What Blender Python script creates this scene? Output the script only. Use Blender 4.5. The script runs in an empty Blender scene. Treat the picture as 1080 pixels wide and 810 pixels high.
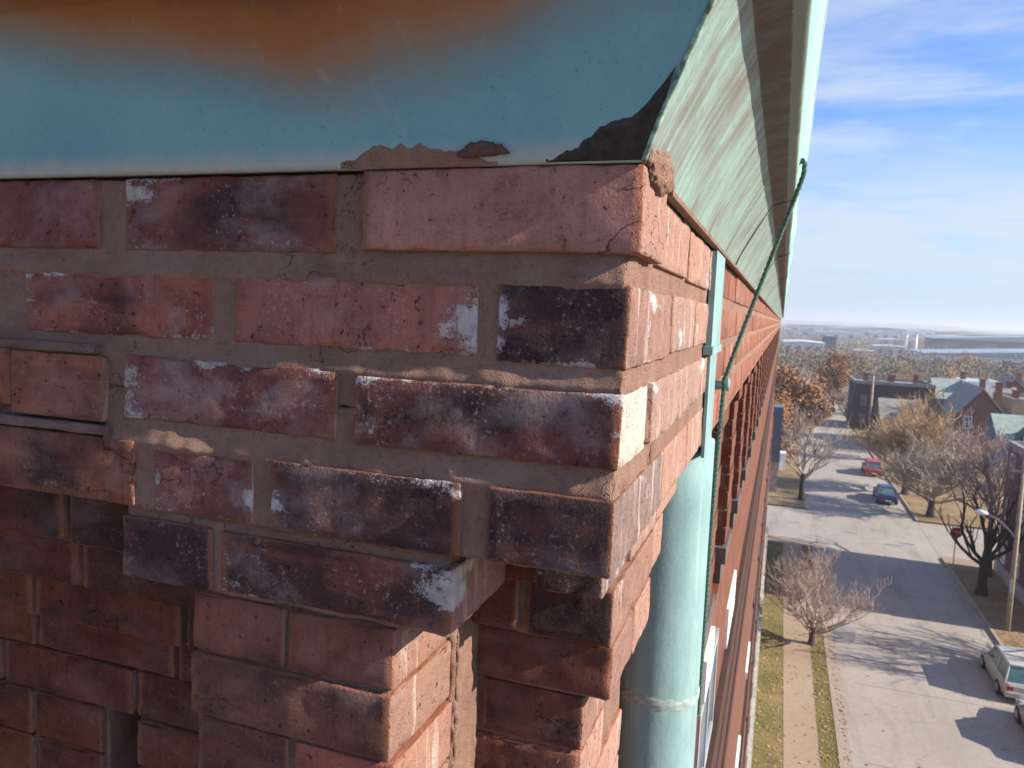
import bpy, math, random
import numpy as np
from mathutils import Vector, Matrix
C = bpy.context.scene.collection
SC = bpy.context.scene
R = math.radians
EYE = 16.5                                   # height of the eye above the street

# ------------------------------------------------------------------ camera
cam = bpy.data.cameras.new('camera'); co = bpy.data.objects.new('camera', cam); C.objects.link(co)
m3 = Matrix(((0.94253814, -0.06929638, 0.3268331), (0.33163082, 0.07537064, -0.94039368), (0.04053225, 0.99474483, 0.09402052)))
co.matrix_world = Matrix.Translation((0, 0, EYE)) @ m3.to_4x4()
cam.sensor_width = 36; cam.lens = 811 / 1080 * 36
cam.clip_start = 0.02; cam.clip_end = 20000
cam.dof.use_dof = True; cam.dof.focus_distance = 0.60; cam.dof.aperture_fstop = 25
SC.camera = co
# ------------------------------------------------------------------ light
SUN_EL, SUN_AZ = R(28), R(-0.9)              # azimuth measured from +X
sd = Vector((math.cos(SUN_EL) * math.cos(SUN_AZ), math.cos(SUN_EL) * math.sin(SUN_AZ), math.sin(SUN_EL)))
sl = bpy.data.lights.new('sun', 'SUN'); sl.energy = 5.0; sl.angle = R(0.53); sl.color = (1.0, 0.90, 0.75)
so = bpy.data.objects.new('sun', sl); C.objects.link(so); so.rotation_euler = sd.to_track_quat('Z', 'Y').to_euler(); so.location = (60, 0, 80)
W = bpy.data.worlds.new('World'); SC.world = W; W.use_nodes = True
nt = W.node_tree; nt.nodes.clear()
def N(t, ty, **kw):
    n = t.nodes.new(ty)
    for k, v in kw.items():
        if k == 'inp':
            for a, b in v.items(): n.inputs[a].default_value = b
        else: setattr(n, k, v)
    return n
def L(t, a, b): t.links.new(a, b)
def ramp(t, fac, stops, interp='LINEAR'):
    n = t.nodes.new('ShaderNodeValToRGB'); n.color_ramp.interpolation = interp
    e = n.color_ramp.elements
    while len(e) < len(stops): e.new(0.5)
    for k, (p, c) in enumerate(stops):
        e[k].position = p; e[k].color = (c, c, c, 1) if not hasattr(c, '__len__') else (*c, 1)
    if fac is not None: L(t, fac, n.inputs[0])
    return n.outputs[0]
def mix(t, f, a, b, bt='MIX'):
    n = t.nodes.new('ShaderNodeMix'); n.data_type = 'RGBA'; n.blend_type = bt; n.clamp_factor = True
    for s, v in ((n.inputs[0], f), (n.inputs[6], a), (n.inputs[7], b)):
        if isinstance(v, (int, float)): s.default_value = v
        elif isinstance(v, (tuple, list)): s.default_value = (*v, 1) if len(v) == 3 else v
        else: L(t, v, s)
    return n.outputs[2]
def M(t, op, a, b=0.0, c=0.0, clamp=False):
    n = t.nodes.new('ShaderNodeMath'); n.operation = op; n.use_clamp = clamp
    for s, v in zip(n.inputs, (a, b, c)):
        if isinstance(v, (int, float)): s.default_value = v
        else: L(t, v, s)
    return n.outputs[0]
def noise(t, vec, scale, detail=4, rough=0.55, dist=0.0):
    n = N(t, 'ShaderNodeTexNoise', inp={'Scale': scale, 'Detail': detail, 'Roughness': rough, 'Distortion': dist})
    if vec is not None: L(t, vec, n.inputs['Vector'])
    return n.outputs[0]
def vmul(t, vec, s):
    n = t.nodes.new('ShaderNodeVectorMath'); n.operation = 'MULTIPLY'; L(t, vec, n.inputs[0]); n.inputs[1].default_value = s
    return n.outputs[0]
sky = N(nt, 'ShaderNodeTexSky', sky_type='NISHITA', sun_disc=False, sun_elevation=SUN_EL, sun_rotation=R(90) - SUN_AZ, altitude=150, air_density=1.0, dust_density=0.9, ozone_density=2.0)
tc = N(nt, 'ShaderNodeTexCoord')
sp = N(nt, 'ShaderNodeSeparateXYZ'); L(nt, tc.outputs['Generated'], sp.inputs[0])
zc = M(nt, 'MAXIMUM', sp.outputs[2], 0.0)
za = M(nt, 'ADD', zc, 0.10)
cb = N(nt, 'ShaderNodeCombineXYZ'); L(nt, M(nt, 'DIVIDE', sp.outputs[0], za), cb.inputs[0]); L(nt, M(nt, 'DIVIDE', sp.outputs[1], za), cb.inputs[1])
cv = vmul(nt, cb.outputs[0], (0.8, 1.6, 1.0))
cn = noise(nt, cv, 0.9, 9, 0.62, 0.5)
cw = noise(nt, vmul(nt, cb.outputs[0], (1.0, 1.8, 1.0)), 1.7, 7, 0.58, 0.6)
cmask = ramp(nt, M(nt, 'ADD', M(nt, 'MULTIPLY', cn, 0.65), M(nt, 'MULTIPLY', cw, 0.35)), [(0.38, 0.0), (0.48, 0.25), (0.58, 0.75), (0.68, 1.0)])
low = ramp(nt, zc, [(0.0, 0.72), (0.04, 0.84), (0.13, 0.86), (0.18, 0.5), (0.24, 0.06), (0.5, 0.0)])
cov = M(nt, 'MAXIMUM', M(nt, 'MULTIPLY', cmask, 0.85), M(nt, 'MULTIPLY', low, ramp(nt, M(nt, 'ADD', M(nt, 'MULTIPLY', cn, 0.5), M(nt, 'MULTIPLY', cw, 0.5)), [(0.36, 0.6), (0.52, 1.0)])))
cloudc = ramp(nt, zc, [(0.0, (2.2, 3.05, 3.8)), (0.08, (3.1, 3.5, 3.85)), (0.35, (3.3, 3.55, 3.9)), (1.0, (3.0, 3.25, 3.6))])
blue = mix(nt, 1.0, sky.outputs[0], (0.36, 0.64, 1.08), 'MULTIPLY')
skyc = mix(nt, cov, blue, cloudc)
bg = N(nt, 'ShaderNodeBackground', inp={'Strength': 0.112}); L(nt, skyc, bg.inputs[0])
wo = N(nt, 'ShaderNodeOutputWorld'); L(nt, bg.outputs[0], wo.inputs[0])
SC.view_settings.view_transform = 'Standard'; SC.view_settings.look = 'None'; SC.view_settings.exposure = 1.05; SC.view_settings.gamma = 1

# ------------------------------------------------------------------ helpers
rnd = random.Random(7)
def hsh(ix, iy, iz):
    n = (ix * 374761393 + iy * 668265263 + iz * 1274126177) & 0xffffffff
    n = ((n ^ (n >> 13)) * 1274126177) & 0xffffffff
    return ((n ^ (n >> 16)) & 0xffff) / 65535.0
def vn(p):
    p = np.asarray(p, float) + 1000.0
    i = np.floor(p).astype(np.int64); f = p - i; f = f * f * (3 - 2 * f)
    r = 0
    for dx in (0, 1):
        for dy in (0, 1):
            for dz in (0, 1):
                w = (f[:, 0] if dx else 1 - f[:, 0]) * (f[:, 1] if dy else 1 - f[:, 1]) * (f[:, 2] if dz else 1 - f[:, 2])
                r = r + w * hsh(i[:, 0] + dx, i[:, 1] + dy, i[:, 2] + dz)
    return r * 2 - 1
def fbm(p, s, o=3):
    p = np.asarray(p, float); r = 0; a = 1.0
    for k in range(o):
        r = r + a * vn(p * s + 17.3 * k); a *= 0.5; s *= 2.1
    return r
LOC = {}
def mesh(verts, faces, mat, smooth=False, mats=None, mi=None):
    me = bpy.data.meshes.new('mesh')
    me.from_pydata([tuple(map(float, v)) for v in verts], [], [tuple(map(int, f)) for f in faces])
    if mat is not None: me.materials.append(mat)
    for q in (mats or []): me.materials.append(q)
    if mi is not None: me.polygons.foreach_set('material_index', list(map(int, mi)))
    if smooth: me.polygons.foreach_set('use_smooth', [True] * len(me.polygons))
    me.update(); return me
def link(name, data, parent=None, loc=(0, 0, 0), label=None, cat=None, group=None, kind=None, rz=0.0):
    o = bpy.data.objects.new(name, data); C.objects.link(o)
    loc = Vector(loc); LOC[o.name] = loc
    if parent is not None:
        o.parent = parent; o.location = loc - LOC[parent.name]
    else: o.location = loc
    if rz: o.rotation_euler = (0, 0, rz)
    if label: o['label'] = label
    if cat: o['category'] = cat
    if group: o['group'] = group
    if kind: o['kind'] = kind
    return o
def thing(name, label, cat, loc, group=None, rz=0.0): return link(name, None, None, loc, label, cat, group, rz=rz)
def copy_tree(o, parent=None, loc=None, rz=None, sc=None, label=None):
    c = o.copy(); C.objects.link(c); LOC[c.name] = Vector(loc) if loc is not None else Vector((0, 0, 0))
    if parent is not None: c.parent = parent
    if loc is not None: c.location = loc
    if rz is not None: c.rotation_euler = (0, 0, rz)
    if sc is not None: c.scale = sc
    if label: c['label'] = label
    for ch in o.children: copy_tree(ch, c)
    return c
class MB:
    def __init__(s): s.v = []; s.f = []; s.m = []
    def add(s, vs, fs, mi=0):
        b = len(s.v); s.v += [tuple(v) for v in vs]; s.f += [tuple(i + b for i in f) for f in fs]; s.m += [mi] * len(fs)
    def box(s, x0, x1, y0, y1, z0, z1, mi=0):
        s.add([(x0, y0, z0), (x1, y0, z0), (x1, y1, z0), (x0, y1, z0), (x0, y0, z1), (x1, y0, z1), (x1, y1, z1), (x0, y1, z1)],
              [(0, 3, 2, 1), (4, 5, 6, 7), (0, 1, 5, 4), (1, 2, 6, 5), (2, 3, 7, 6), (3, 0, 4, 7)], mi)
    def tube(s, pts, rad, n=8, mi=0, cap=True):
        pts = [Vector(p) for p in pts]; rings = []
        rad = rad if hasattr(rad, '__len__') else [rad] * len(pts)
        for k, p in enumerate(pts):
            d = (pts[min(k + 1, len(pts) - 1)] - pts[max(k - 1, 0)]).normalized()
            a = d.cross(Vector((0.31, 0.87, 0.38)) if abs(d.z) > 0.8 else Vector((0, 0, 1))).normalized(); b = d.cross(a)
            rings.append([p + (a * math.cos(2 * math.pi * j / n) + b * math.sin(2 * math.pi * j / n)) * rad[k] for j in range(n)])
        fs = []
        for k in range(len(pts) - 1):
            for j in range(n): fs.append((k * n + j, k * n + (j + 1) % n, (k + 1) * n + (j + 1) % n, (k + 1) * n + j))
        if cap: fs += [tuple(range(n - 1, -1, -1)), tuple((len(pts) - 1) * n + j for j in range(n))]
        s.add([q for r in rings for q in r], fs, mi)
    def prism(s, poly, y0, y1, mi=0, axis=1):      # polygon in x,z extruded along y (axis=1) or in y,z extruded along x
        n = len(poly)
        g = (lambda a, b, t: (a, t, b)) if axis == 1 else (lambda a, b, t: (t, a, b))
        vs = [g(a, b, y0) for a, b in poly] + [g(a, b, y1) for a, b in poly]
        s.add(vs, [tuple(range(n)), tuple(range(2 * n - 1, n - 1, -1))] + [(k, k + n, (k + 1) % n + n, (k + 1) % n) for k in range(n)], mi)
    def build(s, name, mat, parent=None, loc=(0, 0, 0), smooth=False, mats=None, **kw):
        loc = Vector(loc)
        vs = [(v[0] - loc.x, v[1] - loc.y, v[2] - loc.z) for v in s.v]
        return link(name, mesh(vs, s.f, mat, smooth, mats, s.m if mats else None), parent, loc, **kw)

# ------------------------------------------------------------------ materials
def newmat(name, rough=0.85, spec=0.3, metal=0.0):
    m = bpy.data.materials.new(name); m.use_nodes = True; t = m.node_tree; b = t.nodes['Principled BSDF']
    b.inputs['Roughness'].default_value = rough; b.inputs['Specular IOR Level'].default_value = spec; b.inputs['Metallic'].default_value = metal
    return m, t, b
def pos(t): return N(t, 'ShaderNodeNewGeometry').outputs['Position']
def bump(t, b, h, dist, strength=1.0):
    n = N(t, 'ShaderNodeBump', inp={'Strength': strength, 'Distance': dist}); L(t, h, n.inputs['Height']); L(t, n.outputs[0], b.inputs['Normal'])
def simple(name, col, rough=0.8, var=0.25, scale=2.0, spec=0.3, metal=0.0, col2=None, obj=False):
    m, t, b = newmat(name, rough, spec, metal)
    v = N(t, 'ShaderNodeTexCoord').outputs['Object'] if obj else pos(t)
    n1 = noise(t, v, scale, 6, 0.62)
    c2 = col2 or tuple(c * (1 - var) for c in col); c1 = tuple(min(1, c * (1 + var * 0.7)) for c in col)
    L(t, ramp(t, n1, [(0.3, c2), (0.7, c1)]), b.inputs['Base Color'])
    return m
# hero brick: the object's own colour, with soot and salt amounts stored on each brick
def brick_material():
    m, t, b = newmat('weathered_brick', 0.9, 0.22)
    P = pos(t); oi = N(t, 'ShaderNodeObjectInfo')
    so_ = N(t, 'ShaderNodeAttribute', attribute_type='OBJECT', attribute_name='soot').outputs['Fac']
    sa = N(t, 'ShaderNodeAttribute', attribute_type='OBJECT', attribute_name='salt').outputs['Fac']
    n1 = noise(t, P, 14, 4, 0.6); n2 = noise(t, P, 75, 7, 0.72); n3 = noise(t, P, 520, 3, 0.6)
    streak = noise(t, vmul(t, P, (150, 150, 9)), 1.0, 4, 0.6)
    base = oi.outputs['Color']
    c = mix(t, ramp(t, n1, [(0.3, 0.0), (0.7, 1.0)]), mix(t, 1.0, base, (0.66, 0.58, 0.62), 'MULTIPLY'), mix(t, 1.0, base, (1.22, 1.12, 1.04), 'MULTIPLY'))
    c = mix(t, ramp(t, n2, [(0.40, 0.0), (0.75, 0.6)]), c, mix(t, 1.0, base, (1.35, 1.3, 1.25), 'MULTIPLY'))
    c = mix(t, ramp(t, n2, [(0.22, 0.85), (0.42, 0.0)]), c, mix(t, 1.0, base, (0.42, 0.36, 0.40), 'MULTIPLY'))
    c = mix(t, ramp(t, streak, [(0.50, 0.0), (0.78, 0.55)]), c, mix(t, 1.0, base, (0.55, 0.50, 0.55), 'MULTIPLY'))
    ns = M(t, 'ADD', M(t, 'ADD', M(t, 'MULTIPLY', noise(t, vmul(t, P, (1, 1, 1.7)), 13, 5, 0.55, 0.4), 0.62), M(t, 'MULTIPLY', n2, 0.28)), M(t, 'MULTIPLY', n3, 0.10))
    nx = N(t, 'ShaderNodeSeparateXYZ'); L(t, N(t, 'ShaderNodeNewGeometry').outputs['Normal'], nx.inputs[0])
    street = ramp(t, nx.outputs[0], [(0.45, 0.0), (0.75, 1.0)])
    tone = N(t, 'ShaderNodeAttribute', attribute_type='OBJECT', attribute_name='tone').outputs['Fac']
    street_col = mix(t, tone, ramp(t, n2, [(0.3, (0.25, 0.145, 0.11)), (0.7, (0.34, 0.215, 0.17))]), ramp(t, n2, [(0.3, (0.17, 0.13, 0.115)), (0.7, (0.26, 0.205, 0.18))]))
    du = N(t, 'ShaderNodeAttribute', attribute_type='OBJECT', attribute_name='dust').outputs['Fac']
    c = mix(t, M(t, 'MULTIPLY', street, du), c, street_col)  # sides turned to the street take a pinkish to grey tone
    c = mix(t, ramp(t, n3, [(0.30, 0.55), (0.44, 0.0)]), c, mix(t, 1.0, c, (0.35, 0.30, 0.32), 'MULTIPLY'))
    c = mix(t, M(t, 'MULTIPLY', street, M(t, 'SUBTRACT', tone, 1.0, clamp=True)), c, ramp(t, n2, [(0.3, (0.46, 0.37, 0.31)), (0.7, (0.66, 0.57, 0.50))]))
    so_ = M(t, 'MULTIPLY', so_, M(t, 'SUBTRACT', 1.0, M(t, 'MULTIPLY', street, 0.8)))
    band = noise(t, vmul(t, P, (3, 3, 40)), 1.0, 4, 0.6, 0.3)
    so_ = M(t, 'MULTIPLY', so_, ramp(t, band, [(0.35, 0.72), (0.65, 1.18)]))
    sm = ramp(t, M(t, 'ADD', ns, M(t, 'MULTIPLY', so_, 0.34)), [(0.59, 0.0), (0.80, 0.85)])
    c = mix(t, sm, c, ramp(t, n3, [(0.35, (0.015, 0.011, 0.013)), (0.7, (0.052, 0.038, 0.040))]))
    ck = noise(t, P, 17, 4, 0.55, 0.5)
    crack = M(t, 'MULTIPLY', ramp(t, M(t, 'ABSOLUTE', M(t, 'SUBTRACT', ck, 0.5)), [(0.0, 1.0), (0.006, 0.0)]), ramp(t, noise(t, P, 8, 2, 0.5), [(0.60, 0.0), (0.66, 1.0)]))
    c = mix(t, M(t, 'MULTIPLY', crack, 0.8), c, (0.02, 0.014, 0.013))
    pit = ramp(t, noise(t, P, 150, 3, 0.6, 0.5), [(0.27, 1.0), (0.35, 0.0)])
    c = mix(t, M(t, 'MULTIPLY', pit, 0.85), c, (0.02, 0.012, 0.011))
    wash = M(t, 'MULTIPLY', ramp(t, M(t, 'ADD', M(t, 'MULTIPLY', noise(t, vmul(t, P, (1, 1, 1.5)), 11, 4, 0.55, 0.5), 0.75), M(t, 'MULTIPLY', n2, 0.25)), [(0.50, 0.0), (0.66, 0.55)]), M(t, 'SUBTRACT', 1.0, street))
    c = mix(t, M(t, 'MULTIPLY', wash, M(t, 'ADD', 0.25, sa)), c, (0.42, 0.33, 0.325))
    # salts: crusts near the arrises, thin bloom elsewhere
    g = N(t, 'ShaderNodeTexCoord').outputs['Generated']; gs = N(t, 'ShaderNodeSeparateXYZ'); L(t, g, gs.inputs[0])
    ez = M(t, 'ABSOLUTE', M(t, 'SUBTRACT', gs.outputs[2], 0.5)); ex = M(t, 'ABSOLUTE', M(t, 'SUBTRACT', gs.outputs[0], 0.5))
    edge = ramp(t, M(t, 'MAXIMUM', ez, ex), [(0.22, 0.0), (0.46, 0.105)])
    rim = M(t, 'MULTIPLY', ramp(t, M(t, 'ADD', M(t, 'MAXIMUM', ez, M(t, 'ADD', ex, 0.005)), M(t, 'MULTIPLY', n2, 0.06)), [(0.485, 0.0), (0.515, 0.75)]), M(t, 'SUBTRACT', 1.0, street))
    c = mix(t, rim, c, (0.27, 0.105, 0.055))
    nw = M(t, 'ADD', M(t, 'ADD', M(t, 'MULTIPLY', noise(t, vmul(t, P, (1, 1, 2.2)), 8.5, 3, 0.5, 0.3), 0.50), M(t, 'MULTIPLY', noise(t, P, 48, 7, 0.7, 0.4), 0.27)), M(t, 'MULTIPLY', n3, 0.10))
    wm = ramp(t, M(t, 'ADD', M(t, 'ADD', nw, M(t, 'MULTIPLY', sa, 0.17)), edge), [(0.674, 0.0), (0.698, 0.7), (0.755, 0.92)])
    c = mix(t, wm, c, ramp(t, n2, [(0.3, (0.40, 0.345, 0.34)), (0.6, (0.66, 0.60, 0.59))]))
    bloom = ramp(t, M(t, 'MULTIPLY', ramp(t, noise(t, P, 230, 5, 0.7), [(0.56, 0.0), (0.68, 1.0)]), ramp(t, noise(t, P, 24, 3, 0.5), [(0.42, 0.0), (0.62, 1.0)])), [(0.0, 0.0), (1.0, 0.75)])
    c = mix(t, M(t, 'MULTIPLY', bloom, M(t, 'ADD', 0.25, sa)), c, (0.50, 0.44, 0.44))
    vs_ = M(t, 'MULTIPLY', street, ramp(t, M(t, 'ADD', noise(t, vmul(t, P, (60, 60, 6)), 1.0, 6, 0.6), M(t, 'MULTIPLY', sa, 0.12)), [(0.60, 0.0), (0.72, 0.6)]))
    c = mix(t, vs_, c, (0.55, 0.47, 0.42))
    L(t, c, b.inputs['Base Color'])
    h = M(t, 'ADD', M(t, 'ADD', M(t, 'MULTIPLY', n2, 1.0), M(t, 'MULTIPLY', n3, 0.45)), M(t, 'SUBTRACT', M(t, 'MULTIPLY', M(t, 'ADD', streak, wm), 0.22), M(t, 'MULTIPLY', M(t, 'ADD', crack, pit), 0.45)))
    bump(t, b, h, 0.0045, 1.0)
    return m
def mortar_material(name, ca, cb_, cd):
    m, t, b = newmat(name, 0.95, 0.15)
    P = pos(t)
    n1 = noise(t, P, 18, 5, 0.6); n2 = noise(t, P, 160, 5, 0.7); n3 = noise(t, P, 900, 2, 0.6)
    c = ramp(t, n1, [(0.3, ca), (0.7, cb_)])
    c = mix(t, ramp(t, n2, [(0.3, 0.7), (0.48, 0.0)]), c, cd)
    c = mix(t, ramp(t, n3, [(0.60, 0.0), (0.75, 0.6)]), c, tuple(min(1, x * 1.5) for x in cb_))
    c = mix(t, ramp(t, n3, [(0.25, 0.7), (0.38, 0.0)]), c, tuple(x * 0.45 for x in ca))
    big = noise(t, P, 7, 6, 0.65, 0.6)
    c = mix(t, ramp(t, big, [(0.30, 0.75), (0.48, 0.0)]), c, tuple(x * 0.70 for x in ca))
    c = mix(t, ramp(t, big, [(0.55, 0.0), (0.72, 0.6)]), c, (0.38, 0.285, 0.235))
    ck = noise(t, P, 19, 4, 0.55, 0.5)
    crack = M(t, 'MULTIPLY', ramp(t, M(t, 'ABSOLUTE', M(t, 'SUBTRACT', ck, 0.5)), [(0.0, 1.0), (0.006, 0.0)]), ramp(t, noise(t, P, 6, 2, 0.5), [(0.58, 0.0), (0.66, 1.0)]))
    c = mix(t, M(t, 'MULTIPLY', crack, 0.75), c, (0.035, 0.022, 0.018))
    L(t, c, b.inputs['Base Color'])
    bump(t, b, M(t, 'SUBTRACT', M(t, 'ADD', M(t, 'MULTIPLY', n2, 1.1), M(t, 'MULTIPLY', n3, 1.2)), M(t, 'MULTIPLY', crack, 0.6)), 0.0036, 1.0)
    return m
BR = brick_material()
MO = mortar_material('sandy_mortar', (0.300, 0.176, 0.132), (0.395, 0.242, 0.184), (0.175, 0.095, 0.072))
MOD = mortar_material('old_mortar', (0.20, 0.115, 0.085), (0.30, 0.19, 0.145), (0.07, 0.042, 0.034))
def copper(name, side):
    m, t, b = newmat(name, 0.5, 0.45)
    P = pos(t); s = N(t, 'ShaderNodeSeparateXYZ'); L(t, P, s.inputs[0])
    zz = M(t, 'SUBTRACT', s.outputs[2], EYE)
    if not side:
        n1 = noise(t, P, 5.5, 4, 0.55, 0.3); n2 = noise(t, vmul(t, P, (1, 1, 0.6)), 60, 7, 0.7); n4 = noise(t, P, 300, 3, 0.6)
        teal = ramp(t, n1, [(0.3, (0.115, 0.30, 0.39)), (0.55, (0.15, 0.355, 0.43)), (0.8, (0.20, 0.40, 0.43))])
        teal = mix(t, ramp(t, n2, [(0.5, 0.0), (0.8, 0.5)]), teal, (0.26, 0.40, 0.43))
        teal = mix(t, ramp(t, n4, [(0.62, 0.0), (0.72, 0.45)]), teal, (0.05, 0.10, 0.13))
        # bare brown copper towards the gutter, in a broad uneven tongue
        xx = M(t, 'ABSOLUTE', M(t, 'ADD', s.outputs[0], 0.40))
        u = M(t, 'ADD', M(t, 'SUBTRACT', zz, M(t, 'MULTIPLY', xx, M(t, 'MULTIPLY', xx, 0.42))), M(t, 'ADD', M(t, 'MULTIPLY', noise(t, P, 3.2, 3, 0.5), 0.085), M(t, 'MULTIPLY', n2, 0.018)))
        c = mix(t, ramp(t, u, [(0.198, 0.0), (0.232, 0.7), (0.258, 1.0)]), teal, ramp(t, u, [(0.222, (0.19, 0.185, 0.17)), (0.246, (0.30, 0.140, 0.060)), (0.272, (0.27, 0.100, 0.033)), (0.292, (0.10, 0.037, 0.018))]))
        pale = M(t, 'MULTIPLY', ramp(t, zz, [(0.112, 1.0), (0.127, 0.0)]), ramp(t, n2, [(0.3, 0.4), (0.6, 1.0)]))
        c = mix(t, pale, c, (0.42, 0.40, 0.36))
        scr = ramp(t, noise(t, vmul(t, P, (26, 26, 7)), 1.0, 8, 0.7, 1.2), [(0.60, 0.0), (0.70, 0.5)])
        c = mix(t, scr, c, (0.34, 0.36, 0.36))
        L(t, M(t, 'ADD', 0.42, M(t, 'MULTIPLY', n2, 0.3)), b.inputs['Roughness'])
        h = M(t, 'ADD', M(t, 'MULTIPLY', n2, 0.5), M(t, 'MULTIPLY', n4, 0.2))
    else:
        # streaks run down the slope of the sheet
        w = N(t, 'ShaderNodeCombineXYZ'); L(t, M(t, 'MULTIPLY', s.outputs[1], 75), w.inputs[0]); L(t, M(t, 'MULTIPLY', zz, 7), w.inputs[2])
        st = noise(t, w.outputs[0], 1.0, 6, 0.65, 0.25)
        w2 = N(t, 'ShaderNodeCombineXYZ'); L(t, M(t, 'MULTIPLY', s.outputs[1], 9), w2.inputs[0]); L(t, M(t, 'MULTIPLY', zz, 10), w2.inputs[2])
        n1 = noise(t, w2.outputs[0], 1.0, 5, 0.6, 0.3); n2 = noise(t, P, 130, 5, 0.7)
        greyb = ramp(t, n1, [(0.3, (0.150, 0.130, 0.117)), (0.7, (0.185, 0.19, 0.17))])
        mint = ramp(t, n2, [(0.3, (0.175, 0.275, 0.24)), (0.7, (0.275, 0.40, 0.35))])
        c = mix(t, ramp(t, M(t, 'ADD', M(t, 'MULTIPLY', st, 0.7), M(t, 'MULTIPLY', n1, 0.45)), [(0.47, 0.0), (0.66, 1.0)]), greyb, mint)
        c = mix(t, ramp(t, st, [(0.62, 0.0), (0.72, 0.8)]), c, (0.36, 0.51, 0.455))
        c = mix(t, ramp(t, st, [(0.26, 0.7), (0.36, 0.0)]), c, (0.11, 0.095, 0.085))
        # drips under the gutter, over a soffit painted darker for its shade
        w3 = N(t, 'ShaderNodeCombineXYZ'); L(t, M(t, 'MULTIPLY', s.outputs[1], 28), w3.inputs[0]); L(t, M(t, 'MULTIPLY', s.outputs[0], 22), w3.inputs[1])
        n3 = noise(t, w3.outputs[0], 1.0, 7, 0.7, 0.6)
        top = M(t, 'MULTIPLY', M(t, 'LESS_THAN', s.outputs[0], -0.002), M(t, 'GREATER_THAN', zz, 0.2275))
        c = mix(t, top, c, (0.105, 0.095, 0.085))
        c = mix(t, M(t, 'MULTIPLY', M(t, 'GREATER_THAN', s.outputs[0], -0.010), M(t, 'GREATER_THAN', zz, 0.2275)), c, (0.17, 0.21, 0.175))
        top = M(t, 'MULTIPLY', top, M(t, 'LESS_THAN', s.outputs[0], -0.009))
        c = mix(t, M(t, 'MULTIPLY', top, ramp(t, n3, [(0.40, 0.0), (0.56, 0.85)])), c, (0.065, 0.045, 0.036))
        c = mix(t, M(t, 'GREATER_THAN', s.outputs[0], 0.0035), c, (0.25, 0.41, 0.37))
        b.inputs['Roughness'].default_value = 0.62
        h = M(t, 'ADD', M(t, 'MULTIPLY', n2, 0.5), M(t, 'MULTIPLY', st, 0.4))
    L(t, c, b.inputs['Base Color']); bump(t, b, h, 0.0012, 0.6)
    return m
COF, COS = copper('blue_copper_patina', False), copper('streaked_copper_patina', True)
def pipe_material():
    m, t, b = newmat('mint_copper_patina', 0.75, 0.2)
    P = pos(t); n1 = noise(t, vmul(t, P, (1, 1, 0.35)), 22, 6, 0.65); n2 = noise(t, P, 190, 5, 0.7)
    c = ramp(t, n1, [(0.3, (0.160, 0.255, 0.262)), (0.55, (0.205, 0.318, 0.320)), (0.75, (0.25, 0.365, 0.362))])
    c = mix(t, ramp(t, n2, [(0.58, 0.0), (0.72, 0.5)]), c, (0.10, 0.17, 0.165))
    c = mix(t, ramp(t, n2, [(0.25, 0.6), (0.36, 0.0)]), c, (0.36, 0.50, 0.47))
    stn = noise(t, vmul(t, P, (30, 30, 3.5)), 1.0, 7, 0.68, 0.4)
    c = mix(t, ramp(t, stn, [(0.55, 0.0), (0.70, 0.6)]), c, (0.15, 0.20, 0.19))
    c = mix(t, ramp(t, stn, [(0.30, 0.5), (0.40, 0.0)]), c, (0.36, 0.47, 0.44))
    L(t, c, b.inputs['Base Color']); bump(t, b, M(t, 'ADD', n2, M(t, 'MULTIPLY', n1, 2.0)), 0.0007, 0.7); return m
PI_ = pipe_material()
def wall_brick(name, c1, c2, mort, axis='side', sc=1.0):
    m, t, b = newmat(name, 0.9, 0.2)
    s = N(t, 'ShaderNodeSeparateXYZ'); P = pos(t); L(t, P, s.inputs[0])
    cc = N(t, 'ShaderNodeCombineXYZ'); L(t, M(t, 'ADD', s.outputs[0], s.outputs[1]), cc.inputs[0]); L(t, s.outputs[2], cc.inputs[1])
    bt = N(t, 'ShaderNodeTexBrick', inp={'Scale': 1.0, 'Mortar Size': 0.006, 'Brick Width': 0.225 * sc, 'Row Height': 0.0715 * sc, 'Color1': (*c1, 1), 'Color2': (*c2, 1), 'Mortar': (*mort, 1)})
    L(t, cc.outputs[0], bt.inputs['Vector'])
    c = mix(t, ramp(t, noise(t, P, 1.3, 6, 0.6), [(0.3, 0.0), (0.7, 0.6)]), bt.outputs[0], mix(t, 1.0, bt.outputs[0], (0.62, 0.56, 0.55), 'MULTIPLY'))
    c = mix(t, ramp(t, noise(t, P, 30, 5, 0.7), [(0.45, 0.0), (0.75, 0.5)]), c, mix(t, 1.0, bt.outputs[0], (1.3, 1.25, 1.2), 'MULTIPLY'))
    L(t, c, b.inputs['Base Color']); bump(t, b, bt.outputs['Fac'], -0.004, 0.6); return m
WB = wall_brick('red_wall_brick', (0.165, 0.064, 0.040), (0.125, 0.047, 0.031), (0.155, 0.092, 0.068))
BB = wall_brick('brown_house_brick', (0.20, 0.085, 0.06), (0.15, 0.06, 0.045), (0.22, 0.15, 0.12))
TB = wall_brick('tan_house_brick', (0.40, 0.27, 0.20), (0.33, 0.21, 0.15), (0.40, 0.31, 0.25))
KB = wall_brick('dark_hall_brick', (0.075, 0.045, 0.042), (0.055, 0.032, 0.03), (0.09, 0.065, 0.06))
STONE = simple('dark_slate', (0.095, 0.083, 0.08), 0.85, 0.3, 25)
PLINTH = simple('grey_limestone', (0.36, 0.34, 0.31), 0.9, 0.3, 3)
WHITE = simple('white_paint', (0.76, 0.75, 0.71), 0.6, 0.12, 6)
GLASS = simple('blue_grey_glass', (0.10, 0.15, 0.20), 0.12, 0.3, 1.5, 0.8)
DARK = simple('dark_rubber', (0.03, 0.03, 0.032), 0.7, 0.3, 5)
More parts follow.
